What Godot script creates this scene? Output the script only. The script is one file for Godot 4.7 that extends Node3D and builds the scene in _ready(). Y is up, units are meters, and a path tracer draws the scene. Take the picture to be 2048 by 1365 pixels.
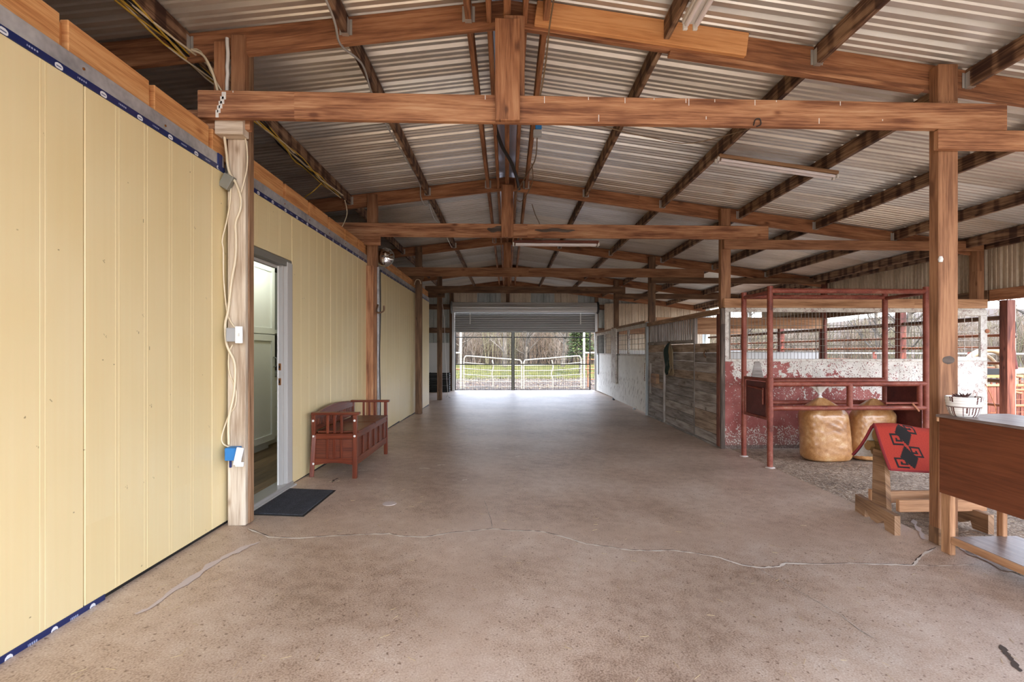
extends Node3D
# A long timber-framed barn aisle: insulated rooms on the left, horse stalls on the right, a roll-up door at the far end.
# x runs to the right, y up; d is the distance down the aisle (d = -z).

var rng := RandomNumberGenerator.new()
var M := {}
var used := {}


class MB:
	var v := PackedVector3Array()
	var n := PackedVector3Array()
	var u := PackedVector2Array()
	var c := PackedColorArray()
	var t := Transform3D.IDENTITY
	var uo := Vector2.ZERO
	var col := Color.WHITE

	func tri(a: Vector3, b: Vector3, d: Vector3, na: Vector3, nb: Vector3, nd: Vector3, ua: Vector2, ub: Vector2, ud: Vector2):
		var f := (b - a).cross(d - a)
		if f.dot(na + nb + nd) > 0.0:
			v.append_array([t * a, t * d, t * b]); n.append_array([t.basis * na, t.basis * nd, t.basis * nb]); u.append_array([ua, ud, ub])
		else:
			v.append_array([t * a, t * b, t * d]); n.append_array([t.basis * na, t.basis * nb, t.basis * nd]); u.append_array([ua, ub, ud])
		c.append_array([col, col, col])

	func quad(a: Vector3, b: Vector3, d: Vector3, e: Vector3, out: Vector3, ua: Vector2, ub: Vector2, ud: Vector2, ue: Vector2):
		var f := (b - a).cross(d - a)
		if f.length_squared() < 1e-14:
			f = (d - a).cross(e - a)
		if f.length_squared() < 1e-14:
			return
		f = f.normalized()
		if f.dot(out) < 0.0:
			f = -f
		tri(a, b, d, f, f, f, ua, ub, ud)
		tri(a, d, e, f, f, f, ua, ud, ue)

	func buv(p: Vector3, k: int, l: int) -> Vector2:
		if l == k:
			return Vector2(p[(k + 1) % 3], p[(k + 2) % 3]) + uo
		return Vector2(p[l], p[3 - k - l] + 0.37 * k) + uo

	# a box with chamfered edges; textures run along its longest side
	func box(ct: Vector3, s: Vector3, b := Basis.IDENTITY, bev := 0.004):
		var keep := t
		t = t * Transform3D(b, ct)
		var h := s * 0.5
		var g: float = minf(bev, 0.3 * minf(s.x, minf(s.y, s.z)))
		var l := 0
		if s.y > s[l]: l = 1
		if s.z > s[l]: l = 2
		for k in 3:
			var i := (k + 1) % 3
			var j := (k + 2) % 3
			for sg in [-1.0, 1.0]:
				var q := []
				for w in [[-1, -1], [1, -1], [1, 1], [-1, 1]]:
					var p := Vector3.ZERO
					p[k] = sg * h[k]; p[i] = w[0] * (h[i] - g); p[j] = w[1] * (h[j] - g)
					q.append(p)
				var o := Vector3.ZERO
				o[k] = sg
				quad(q[0], q[1], q[2], q[3], o, buv(q[0], k, l), buv(q[1], k, l), buv(q[2], k, l), buv(q[3], k, l))
			if g > 0.0:
				for si in [-1.0, 1.0]:
					for sj in [-1.0, 1.0]:
						var q := []
						for w in [[-1, 0], [1, 0], [1, 1], [-1, 1]]:
							var p := Vector3.ZERO
							p[k] = w[0] * (h[k] - g)
							p[i] = si * (h[i] - (g if w[1] == 1 else 0.0)); p[j] = sj * (h[j] - (0.0 if w[1] == 1 else g))
							q.append(p)
						var o := Vector3.ZERO
						o[i] = si; o[j] = sj
						quad(q[0], q[1], q[2], q[3], o, buv(q[0], i, l), buv(q[1], i, l), buv(q[2], i, l), buv(q[3], i, l))
		if g > 0.0:
			for sx in [-1.0, 1.0]:
				for sy in [-1.0, 1.0]:
					for sz in [-1.0, 1.0]:
						var o := Vector3(sx, sy, sz)
						var a := o * Vector3(h.x, h.y - g, h.z - g)
						var bb := o * Vector3(h.x - g, h.y, h.z - g)
						var d := o * Vector3(h.x - g, h.y - g, h.z)
						tri(a, bb, d, o.normalized(), o.normalized(), o.normalized(), uo, uo, uo)
		t = keep

	# a squared timber from a to b; w across, h up
	func bar(a: Vector3, b: Vector3, w: float, h: float, bev := 0.004, up := Vector3.UP):
		var y := (b - a).normalized()
		var z := y.cross(up)
		if z.length() < 0.001:
			z = y.cross(Vector3.BACK)
		z = z.normalized()
		var x := y.cross(z).normalized()
		box((a + b) * 0.5, Vector3(h, a.distance_to(b), w), Basis(x, y, z), bev)

	func tube(pts: Array, r, seg := 8, caps := true):
		var m := pts.size()
		var ring := []
		var dirs := []
		for i in m:
			var d: Vector3 = (pts[mini(i + 1, m - 1)] - pts[maxi(i - 1, 0)])
			dirs.append(d.normalized() if d.length() > 1e-9 else Vector3.UP)
		var x: Vector3 = dirs[0].cross(Vector3.UP if absf(dirs[0].y) < 0.9 else Vector3.RIGHT).normalized()
		var run := 0.0
		for i in m:
			var d: Vector3 = dirs[i]
			x = (x - d * x.dot(d)).normalized()
			var y := d.cross(x)
			if i: run += pts[i].distance_to(pts[i - 1])
			var row := []
			var rr: float = r[i] if r is Array else r
			for k in seg + 1:
				var o := x * cos(TAU * k / seg) + y * sin(TAU * k / seg)
				row.append([pts[i] + o * rr, o, Vector2(run, TAU * rr * k / seg) + uo])
			ring.append(row)
		for i in m - 1:
			for k in seg:
				var a = ring[i][k]; var b = ring[i][k + 1]; var d = ring[i + 1][k + 1]; var e = ring[i + 1][k]
				tri(a[0], b[0], d[0], a[1], b[1], d[1], a[2], b[2], d[2])
				tri(a[0], d[0], e[0], a[1], d[1], e[1], a[2], d[2], e[2])
		if caps:
			for e in [[0, -1.0], [m - 1, 1.0]]:
				var o: Vector3 = dirs[e[0]] * e[1]
				for k in seg:
					tri(pts[e[0]], ring[e[0]][k][0], ring[e[0]][k + 1][0], o, o, o, uo, uo, uo)

	# profile of (radius, height) turned about an upright axis
	func lathe(ct: Vector3, prof: Array, seg := 24, axis := Basis.IDENTITY):
		var keep := t
		t = t * Transform3D(axis, ct)
		var run := 0.0
		for i in prof.size() - 1:
			var p: Vector2 = prof[i]; var q: Vector2 = prof[i + 1]
			var nn := Vector2(q.y - p.y, p.x - q.x).normalized()
			for k in seg:
				var a0 := TAU * k / seg; var a1 := TAU * (k + 1) / seg
				var e0 := Vector3(cos(a0), 0, sin(a0)); var e1 := Vector3(cos(a1), 0, sin(a1))
				var A := e0 * p.x + Vector3.UP * p.y; var B := e1 * p.x + Vector3.UP * p.y
				var C := e1 * q.x + Vector3.UP * q.y; var D := e0 * q.x + Vector3.UP * q.y
				var n0 := e0 * nn.x + Vector3.UP * nn.y; var n1 := e1 * nn.x + Vector3.UP * nn.y
				var u0 := float(k) / seg; var u1 := float(k + 1) / seg
				var v0 := run; var v1 := run + p.distance_to(q)
				if p.x > 1e-6: tri(A, B, C, n0, n1, n1, Vector2(u0, v0), Vector2(u1, v0), Vector2(u1, v1))
				if q.x > 1e-6: tri(A, C, D, n0, n1, n0, Vector2(u0, v0), Vector2(u1, v1), Vector2(u0, v1))
			run += p.distance_to(q)
		t = keep

	# a flat outline (in the plane of ax, ay through o) given thickness
	func prism(poly: PackedVector2Array, o: Vector3, ax: Vector3, ay: Vector3, th: Vector3):
		var ix := Geometry2D.triangulate_polygon(poly)
		var nn := th.normalized()
		for i in range(0, ix.size(), 3):
			var q := []
			for k in 3:
				var p: Vector2 = poly[ix[i + k]]
				q.append([o + ax * p.x + ay * p.y, p + uo])
			tri(q[0][0], q[1][0], q[2][0], -nn, -nn, -nn, q[0][1], q[1][1], q[2][1])
			tri(q[0][0] + th, q[1][0] + th, q[2][0] + th, nn, nn, nn, q[0][1], q[1][1], q[2][1])
		var area := 0.0
		for i in poly.size():
			area += poly[i].cross(poly[(i + 1) % poly.size()])
		for i in poly.size():
			var p := poly[i]; var q := poly[(i + 1) % poly.size()]
			var e := q - p
			var side := (ax * e.y - ay * e.x) * signf(area)
			var A := o + ax * p.x + ay * p.y; var B := o + ax * q.x + ay * q.y
			quad(A, B, B + th, A + th, side, p + uo, q + uo, q + uo + Vector2(0, th.length()), p + uo + Vector2(0, th.length()))

	# a smooth surface through f(s, t), s and t in 0..1
	func surf(f: Callable, nu: int, nv: int, us := 1.0, vs := 1.0, flip := false):
		var pt := []
		for i in nu + 1:
			var row := []
			for j in nv + 1:
				row.append(f.call(float(i) / nu, float(j) / nv))
			pt.append(row)
		var nm := []
		for i in nu + 1:
			var row := []
			for j in nv + 1:
				var du: Vector3 = pt[mini(i + 1, nu)][j] - pt[maxi(i - 1, 0)][j]
				var dv: Vector3 = pt[i][mini(j + 1, nv)] - pt[i][maxi(j - 1, 0)]
				var w := du.cross(dv)
				w = w.normalized() if w.length() > 1e-12 else Vector3.UP
				row.append(-w if flip else w)
			nm.append(row)
		for i in nu:
			for j in nv:
				var ua := Vector2(us * i / nu, vs * j / nv); var ud := Vector2(us * (i + 1) / nu, vs * (j + 1) / nv)
				tri(pt[i][j], pt[i + 1][j], pt[i + 1][j + 1], nm[i][j], nm[i + 1][j], nm[i + 1][j + 1], ua, Vector2(ud.x, ua.y), ud)
				tri(pt[i][j], pt[i + 1][j + 1], pt[i][j + 1], nm[i][j], nm[i + 1][j + 1], nm[i][j + 1], ua, ud, Vector2(ua.x, ud.y))


func P(x: float, y: float, d: float) -> Vector3:
	return Vector3(x, y, -d)


func pts(a: Array) -> Array:
	var r := []
	for i in range(0, a.size(), 3):
		r.append(P(a[i], a[i + 1], a[i + 2]))
	return r


func smooth_path(p: Array, k := 4) -> Array:
	var r := []
	for i in p.size() - 1:
		for j in k:
			r.append(p[i].cubic_interpolate(p[i + 1], p[maxi(i - 1, 0)], p[mini(i + 2, p.size() - 1)], float(j) / k))
	r.append(p[-1])
	return r


func numbered(called: String, parent: Node) -> String:
	var key := "%d/%s" % [parent.get_instance_id(), called]
	var k: int = used.get(key, 0)
	used[key] = k + 1
	return called if k == 0 else "%s_%03d" % [called, k]


func origin(p: Node) -> Vector3:
	var o := Vector3.ZERO
	while p != self:
		o += p.position
		p = p.get_parent()
	return o


func mb() -> MB:
	var b := MB.new()
	b.uo = Vector2(rng.randf() * 7.0, rng.randf() * 3.0)
	return b


func fin(b: MB, called: String, m: Material, parent: Node = self) -> MeshInstance3D:
	var o := MeshInstance3D.new()
	o.name = numbered(called, parent)
	var box := AABB(b.v[0], Vector3.ZERO)
	for p in b.v: box = box.expand(p)
	var at := box.get_center()
	at.y = box.position.y
	var vv := PackedVector3Array()
	vv.resize(b.v.size())
	for i in b.v.size(): vv[i] = b.v[i] - at
	var a := []
	a.resize(Mesh.ARRAY_MAX)
	a[Mesh.ARRAY_VERTEX] = vv; a[Mesh.ARRAY_NORMAL] = b.n; a[Mesh.ARRAY_TEX_UV] = b.u
	if m is BaseMaterial3D and m.vertex_color_use_as_albedo: a[Mesh.ARRAY_COLOR] = b.c
	var am := ArrayMesh.new()
	am.add_surface_from_arrays(Mesh.PRIMITIVE_TRIANGLES, a)
	am.surface_set_material(0, m)
	o.mesh = am
	o.cast_shadow = GeometryInstance3D.SHADOW_CASTING_SETTING_DOUBLE_SIDED
	parent.add_child(o, true)
	o.position = at - origin(parent)
	return o


func tag(o: Node, label: String, category: String, group := ""):
	o.set_meta("label", label); o.set_meta("category", category)
	if group: o.set_meta("group", group)
	return o


func thing(called: String, label: String, category: String, at: Vector3, group := "") -> Node3D:
	var o := Node3D.new()
	o.name = numbered(called, self)
	add_child(o)
	o.position = at
	tag(o, label, category, group)
	return o


func structure(called: String, at := Vector3.ZERO) -> Node3D:
	var o := Node3D.new()
	o.name = called
	add_child(o)
	o.position = at
	o.set_meta("kind", "structure")
	return o


func wood(called: String, parent: Node, ct: Vector3, s: Vector3, m: Material, bev := 0.004, b := Basis.IDENTITY) -> MeshInstance3D:
	var k := mb()
	k.box(ct, s, b, bev)
	return fin(k, called, m, parent)


func span(called: String, parent: Node, x0: float, x1: float, y0: float, y1: float, d0: float, d1: float, m: Material, bev := 0.004) -> MeshInstance3D:
	return wood(called, parent, P((x0 + x1) / 2, (y0 + y1) / 2, (d0 + d1) / 2), Vector3(absf(x1 - x0), absf(y1 - y0), absf(d1 - d0)), m, bev)


func pipe(called: String, parent: Node, p: Array, r: float, m: Material, seg := 10) -> MeshInstance3D:
	var k := mb()
	k.tube(p, r, seg)
	return fin(k, called, m, parent)


# ------------------------------------------------------------------ materials

func fnl(s: int, f: float, oct := 4) -> FastNoiseLite:
	var q := FastNoiseLite.new()
	q.noise_type = FastNoiseLite.TYPE_SIMPLEX_SMOOTH
	q.seed = s; q.frequency = f; q.fractal_octaves = oct
	return q


func tex(img: Image) -> ImageTexture:
	img.generate_mipmaps()
	return ImageTexture.create_from_image(img)


func mat(c: Color, rough := 0.7, metal := 0.0, t: Texture2D = null, sc := Vector3.ONE) -> StandardMaterial3D:
	var m := StandardMaterial3D.new()
	m.albedo_color = c; m.roughness = rough; m.metallic = metal
	m.cull_mode = BaseMaterial3D.CULL_DISABLED
	if t:
		m.albedo_texture = t
		m.uv1_scale = sc
	return m


func C(h: String) -> Color:
	return Color.html(h)


# timber: grain along u; 6 m of u and 0.3 m of v in one tile
func wood_tex(s: int, dark: Color, mid: Color, light: Color, stain := 0.5, bands := 0.0, knots := 5) -> ImageTexture:
	var w := 1024; var h := 128
	var img := Image.create(w, h, false, Image.FORMAT_RGB8)
	var g := fnl(s, 1.0, 3); var f := fnl(s + 1, 1.0, 2); var st := fnl(s + 2, 1.0, 3)
	var kn := []
	var r := RandomNumberGenerator.new()
	r.seed = s
	for i in knots: kn.append(Vector3(r.randf() * 6.0, r.randf() * 0.3, r.randf_range(0.012, 0.025)))
	for x in w:
		var X := 6.0 * x / w
		var bz := 0.0
		if bands > 0.0:
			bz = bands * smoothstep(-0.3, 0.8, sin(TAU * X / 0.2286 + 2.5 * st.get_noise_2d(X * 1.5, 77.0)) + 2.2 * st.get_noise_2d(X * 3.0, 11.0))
		for y in h:
			var Y := 0.3 * y / h
			var kd := 0.0; var bend := 0.0
			for k in kn:
				var e := Vector2((X - k.x) / (k.z * 2.0), (Y - k.y) / k.z).length_squared()
				kd += exp(-e * 1.3); bend += exp(-e * 0.15) * signf(Y - k.y) * 0.15
			var ring := 0.5 + 0.5 * sin(TAU * (Y * 22.0 + bend * 3.0 + 1.6 * f.get_noise_2d(X * 0.45, Y * 9.0)))
			var fine := g.get_noise_2d(X * 5.0, Y * 240.0)
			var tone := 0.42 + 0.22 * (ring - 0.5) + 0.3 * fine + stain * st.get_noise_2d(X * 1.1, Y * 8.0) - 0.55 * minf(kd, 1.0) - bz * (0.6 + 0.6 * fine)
			tone = clampf(tone, 0.0, 1.0)
			img.set_pixel(x, y, dark.lerp(mid, tone * 2.0) if tone < 0.5 else mid.lerp(light, tone * 2.0 - 1.0))
	return tex(img)


func timber(s: int, dark: String, mid: String, light: String, stain := 0.5, bands := 0.0, rough := 0.75, knots := 5) -> StandardMaterial3D:
	return mat(Color.WHITE, rough, 0.0, wood_tex(s, C(dark), C(mid), C(light), stain, bands, knots), Vector3(1.0 / 6.0, 1.0 / 0.3, 1))


func tint(m: StandardMaterial3D, c: Color) -> StandardMaterial3D:
	var q: StandardMaterial3D = m.duplicate()
	q.albedo_color = c
	return q


# mottled surface: colour ramp over layered noise, w metres to a tile
func mottle(s: int, cols: Array, w: float, size := 512, f1 := 3.0, f2 := 18.0, f3 := 90.0, a := Vector3(0.5, 0.3, 0.2), stretch := Vector2.ONE, specks := 0.0) -> ImageTexture:
	var img := Image.create(size, size, false, Image.FORMAT_RGB8)
	var n1 := fnl(s, 1.0, 3); var n2 := fnl(s + 1, 1.0, 3); var n3 := fnl(s + 2, 1.0, 2)
	var f := func(X: float, Y: float) -> float:
		X *= stretch.x; Y *= stretch.y
		var k := 0.5 + a.x * n1.get_noise_2d(X * f1, Y * f1) + a.y * n2.get_noise_2d(X * f2, Y * f2) + a.z * n3.get_noise_2d(X * f3, Y * f3)
		if specks > 0.0 and n3.get_noise_2d(X * f3 * 0.3 + 50.0, Y * f3 * 0.3) > specks: k = 0.0
		return k
	for x in size:
		for y in size:
			var X := w * x / size; var Y := w * y / size
			var k: float = f.call(X, Y)
			var ex := clampf((X / w - 0.88) / 0.12, 0, 1); var ey := clampf((Y / w - 0.88) / 0.12, 0, 1)
			if ex > 0.0: k = lerpf(k, f.call(X - w, Y), ex)      # the tile's edges meet
			if ey > 0.0: k = lerpf(k, lerpf(f.call(X, Y - w), f.call(X - w, Y - w), ex) if ex > 0.0 else f.call(X, Y - w), ey)
			k = clampf(k, 0.0, 0.999) * (cols.size() - 1)
			img.set_pixel(x, y, (cols[int(k)] as Color).lerp(cols[int(k) + 1], k - int(k)))
	return tex(img)


func bump(m: StandardMaterial3D, s: int, freq: float, strength: float, size := 512):
	var nt := fnl(s, freq, 4)
	var img := nt.get_seamless_image(size, size)
	img.bump_map_to_normal_map(strength)
	m.normal_enabled = true
	m.normal_texture = tex(img)
	return m


func make_materials():
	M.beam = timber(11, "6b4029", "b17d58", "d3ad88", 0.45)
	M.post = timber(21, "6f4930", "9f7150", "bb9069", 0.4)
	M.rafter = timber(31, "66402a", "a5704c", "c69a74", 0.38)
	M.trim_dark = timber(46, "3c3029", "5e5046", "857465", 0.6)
	M.far = timber(41, "4a3424", "77583f", "99795c", 0.5)  # weathered brown; the dimmer light on distant posts is put into its colour
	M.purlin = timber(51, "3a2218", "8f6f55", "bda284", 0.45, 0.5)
	M.orange = timber(61, "b0703e", "dba066", "eabb86", 0.3)
	M.sister = timber(66, "c5844e", "e5a870", "efbf8c", 0.25)
	M.pale = timber(71, "a58f78", "d0c0aa", "e4dac9", 0.6)
	M.plank = timber(81, "7b6f63", "b5aa9e", "d8cec2", 0.5, 0.0, 0.85, 9)
	M.plank.albedo_color = C("eef0f4")
	M.plank_dark = tint(M.plank, C("cfd0d4"))
	M.plank_warm = tint(M.plank, C("ead9c8"))
	M.mahogany = timber(91, "451d10", "70361f", "8c4e32", 0.25, 0.0, 0.35, 0)
	M.mahogany_bright = tint(M.mahogany, C("fff0e8"))
	M.mahogany_bright.roughness = 0.3
	M.table = timber(101, "582c18", "754026", "8a5234", 0.2, 0.0, 0.45, 1)
	M.tabletop = timber(106, "544642", "85746c", "a59a94", 0.3, 0.0, 0.35, 0)
	M.pine = timber(111, "8f6443", "bd8d66", "d3aa82", 0.4)
	M.pine_old = timber(116, "6d503a", "9c7858", "b8977a", 0.5)
	M.header = timber(121, "946848", "c4956e", "d5ae8a", 0.4)
	M.redwood = timber(131, "4a2218", "7c4635", "a06c58", 0.5)
	M.room_floor = timber(141, "6e563c", "9c7f5c", "b4966f", 0.5, 0.0, 0.4)
	M.cream = mat(Color.WHITE, 0.38, 0.0, panel_tex(), Vector3(0.25, 0.25, 1))
	M.film = mat(Color.WHITE, 0.3, 0.0, film_tex(), Vector3(0.25, 1.0 / 0.05, 1))
	M.navy = mat(C("1c2c66"), 0.3)
	M.galv = mat(C("ffffff"), 0.4, 0.25, mottle(201, [C("8c8d90"), C("b0b0b2"), C("cbcbcb")], 2.0, 256, 2.0, 9.0, 30.0), Vector3(0.5, 0.5, 1))
	M.galv_light = mat(C("c9c8c4"), 0.35, 0.6)
	M.roof = mat(C("f4f8fc"), 0.3, 0.45, mottle(211, [C("a8a198"), C("cbc6be"), C("dcd8d1"), C("e6e3de")], 4.0, 512, 0.8, 4.0, 20.0, Vector3(0.5, 0.15, 0.05), Vector2(1.2, 0.5)), Vector3(0.25, 0.25, 1))
	M.cap = mat(C("d6dcec"), 0.25, 0.5)
	M.siding = mat(C("cfd3d0"), 0.5, 0.2, mottle(221, [C("a9a9a4"), C("d8d8d4"), C("efefec")], 2.0, 256, 1.0, 6.0, 30.0, Vector3(0.4, 0.25, 0.2), Vector2(2.0, 0.4)), Vector3(0.5, 0.5, 1))
	M.siding_tan = mat(C("ffffff"), 0.55, 0.1, mottle(226, [C("a8957d"), C("cbb89e"), C("e0d0b8")], 2.0, 256, 1.0, 6.0, 30.0, Vector3(0.45, 0.25, 0.2), Vector2(2.5, 0.4)), Vector3(0.5, 0.5, 1))
	M.white_sheet = mat(C("d9d8d4"), 0.5)
	M.concrete = mat(Color.WHITE, 0.42, 0.0, mottle(231, [C("8a7260"), C("b59c88"), C("cab39f"), C("d4c0ae"), C("e3d6c8")], 4.0, 1024, 0.9, 7.0, 100.0, Vector3(0.3, 0.22, 0.55), Vector2.ONE, 0.62), Vector3(0.25, 0.25, 1))
	M.concrete.vertex_color_use_as_albedo = true
	M.dirt = mat(Color.WHITE, 0.95, 0.0, mottle(241, [C("65564a"), C("98846f"), C("b39e88"), C("cfbda8")], 1.5, 512, 1.2, 10.0, 60.0, Vector3(0.3, 0.4, 0.6)), Vector3(1.0 / 1.5, 1.0 / 1.5, 1))
	bump(M.dirt, 242, 0.06, 3.0)
	M.crack_dark = mat(C("4a3c33"), 0.95)
	M.crack_light = mat(C("e0d6c8"), 0.9)
	M.mortar = mat(C("cdbfb8"), 0.9)
	M.ground = mat(Color.WHITE, 1.0, 0.0, mottle(251, [C("6a655c"), C("a39c92"), C("bdb6ac"), C("d2ccc4")], 3.0, 512, 0.6, 5.0, 40.0, Vector3(0.3, 0.35, 0.6)), Vector3(1.0 / 3.0, 1.0 / 3.0, 1))
	M.ground.vertex_color_use_as_albedo = true
	M.redpipe = mat(Color.WHITE, 0.55, 0.1, mottle(261, [C("522317"), C("7d3929"), C("8e4c3a"), C("a0735e")], 1.5, 256, 2.0, 8.0, 40.0), Vector3(0.7, 0.7, 1))
	M.maroon = mat(Color.WHITE, 0.6, 0.0, mottle(266, [C("3c1512"), C("57211b"), C("6a302a")], 1.0, 128, 2.0, 8.0, 30.0), Vector3(1, 1, 1))
	M.wall_red = mat(Color.WHITE, 0.75, 0.0, peel_tex(), Vector3.ONE)
	M.wall_white = mat(Color.WHITE, 0.7, 0.0, scuff_tex(), Vector3.ONE)
	M.trim_white = mat(Color.WHITE, 0.7, 0.0, mottle(271, [C("6d3a32"), C("c5bdb1"), C("dcd6cb"), C("e3ded5")], 1.0, 256, 3.0, 14.0, 60.0, Vector3(0.3, 0.35, 0.4)), Vector3(1, 1, 1))
	M.wire = mat(C("8a8278"), 0.5, 0.5)
	M.wire_dark = mat(C("3a3734"), 0.5, 0.4)
	M.gate_dark = mat(C("41403c"), 0.5, 0.4)
	M.gate_post = mat(C("b0b2a6"), 0.5, 0.4)
	M.gate_white = mat(Color.WHITE, 0.55, 0.1, mottle(276, [C("6f543f"), C("aaa394"), C("bab4a6"), C("c6c0b2")], 2.0, 256, 1.0, 5.0, 30.0, Vector3(0.3, 0.25, 0.2)), Vector3(0.5, 0.5, 1))
	M.rust = mat(C("a4694a"), 0.8)
	M.steel_grey = mat(C("8c8f8d"), 0.45, 0.4)
	M.white = mat(C("e6e4df"), 0.5)
	M.white_gloss = mat(C("eeeeec"), 0.3)
	M.paint_grey = mat(C("bcb9b4"), 0.55)
	M.cabinet = mat(C("dfe2dd"), 0.35)
	M.inner_wall = mat(C("8e928e"), 0.8)
	M.tube = mat(C("e9e2e4"), 0.3)
	M.cable_cream = mat(C("e3d5b8"), 0.5)
	M.cable_yellow = mat(C("d9b347"), 0.5)
	M.cable_black = mat(C("1b1a19"), 0.5)
	M.cable_brown = mat(C("7a6248"), 0.6)
	M.conduit = mat(C("c9c9c6"), 0.35, 0.5)
	M.blue_tape = mat(C("2f7fc4"), 0.6)
	M.box_grey = mat(C("a7a9ab"), 0.5)
	M.box_dark = mat(C("8c8c84"), 0.45, 0.4)
	M.black = mat(C("191817"), 0.6)
	M.brass = mat(C("a06b3a"), 0.35, 0.7)
	M.mirror = mat(C("d8d8d8"), 0.05, 1.0)
	M.mat_fibre = mat(Color.WHITE, 0.95, 0.0, mottle(281, [C("1d1e22"), C("33353b"), C("5a5c62")], 1.0, 256, 6.0, 40.0, 120.0, Vector3(0.2, 0.3, 0.9), Vector2(0.4, 1.0)), Vector3(2, 2, 1))
	M.shavings = mat(Color.WHITE, 0.32, 0.0, mottle(291, [C("8c5c33"), C("ae7a48"), C("c2915f"), C("dab78a")], 1.0, 256, 3.0, 10.0, 50.0), Vector3(1, 1, 1))
	M.shavings.clearcoat_enabled = true
	M.shavings.clearcoat = 0.8
	M.shavings.clearcoat_roughness = 0.2
	M.plastic_clear = mat(C("e2dcd2"), 0.3)
	M.blanket = mat(Color.WHITE, 0.95, 0.0, blanket_tex(), Vector3.ONE)
	M.blanket_edge = mat(C("8e2f33"), 0.95)
	M.fleece = mat(Color.WHITE, 1.0, 0.0, mottle(301, [C("cfc5b3"), C("ebe4d8"), C("f6f2ea")], 0.5, 256, 8.0, 30.0, 90.0), Vector3(2, 2, 1))
	bump(M.fleece, 302, 0.08, 6.0, 256)
	M.log = timber(306, "5e4527", "8f6b3e", "b08a57", 0.6)
	M.pot = mat(Color.WHITE, 0.2, 0.0, pot_tex(), Vector3(1, 1.0 / 0.14, 1))
	M.plant = mat(C("4a2f2a"), 0.6)
	M.leaf = mat(C("5c6b35"), 0.8)
	M.conifer = mat(Color.WHITE, 0.9)
	M.conifer.vertex_color_use_as_albedo = true
	M.conifer.backlight_enabled = true
	M.conifer.backlight = Color(0.2, 0.2, 0.1)
	M.bark = mat(Color.WHITE, 0.95, 0.0, mottle(311, [C("2e2821"), C("564e44"), C("857b70")], 2.0, 256, 1.0, 5.0, 20.0), Vector3(0.5, 2, 1))
	M.twig = mat(Color.WHITE, 0.95)
	M.twig.vertex_color_use_as_albedo = true
	M.rope_green = mat(C("26362f"), 0.9)
	M.rope_tan = mat(C("8d7a5f"), 0.9)
	M.straw = mat(C("c9b48c"), 0.9)
	M.tan_steel = mat(C("b59a78"), 0.6)


func panel_tex() -> ImageTexture:
	var s := 1024
	var img := Image.create(s, s, false, Image.FORMAT_RGB8)
	var n := fnl(401, 1.0, 3); var n2 := fnl(402, 1.0, 2)
	var a := C("e6cf98"); var b := C("eedeb2")
	for x in s:
		for y in s:
			var X := 4.0 * x / s; var Y := 4.0 * y / s
			var k := 0.5 + 0.4 * n.get_noise_2d(X * 0.8, Y * 0.8) + 0.12 * n2.get_noise_2d(X * 0.5, Y * 30.0)
			img.set_pixel(x, y, a.lerp(b, clampf(k, 0, 1)))
	var r := RandomNumberGenerator.new()
	r.seed = 5
	for i in 90:                       # scuffs and fly specks
		var cx := r.randi_range(8, s - 12); var cy := r.randi_range(8, s - 12)
		var q := C("8a7a55") if r.randf() < 0.6 else C("b5a274")
		var l := r.randi_range(1, 5)
		for k in l:
			img.set_pixel(clampi(cx + k, 0, s - 1), clampi(cy + (k if r.randf() < 0.5 else 0), 0, s - 1), q)
			if l < 3: img.set_pixel(cx, clampi(cy + 1, 0, s - 1), q)
	return tex(img)


# navy protective film with a row of white printed ovals: 4 m by 5 cm
func film_tex() -> ImageTexture:
	var img := Image.create(2048, 32, false, Image.FORMAT_RGB8)
	img.fill(C("1b2a5e"))
	for k in 16:
		var cx := 40 + k * 126
		for x in range(-12, 13):
			for y in 32:
				var e := pow(x / 11.0, 2) + pow((y - 20) / 14.0, 2)
				if e < 1.0:
					img.set_pixel(cx + x, y, C("e4e6ea") if not (absi(y - 20) < 3 and absi(x) < 7) else C("5b6488"))
		for x in range(50, 76):
			for y in range(12, 20):
				if x % 6 < 4: img.set_pixel(mini(cx + x, 2047), y, C("aab2cc"))
	return tex(img)


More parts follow.
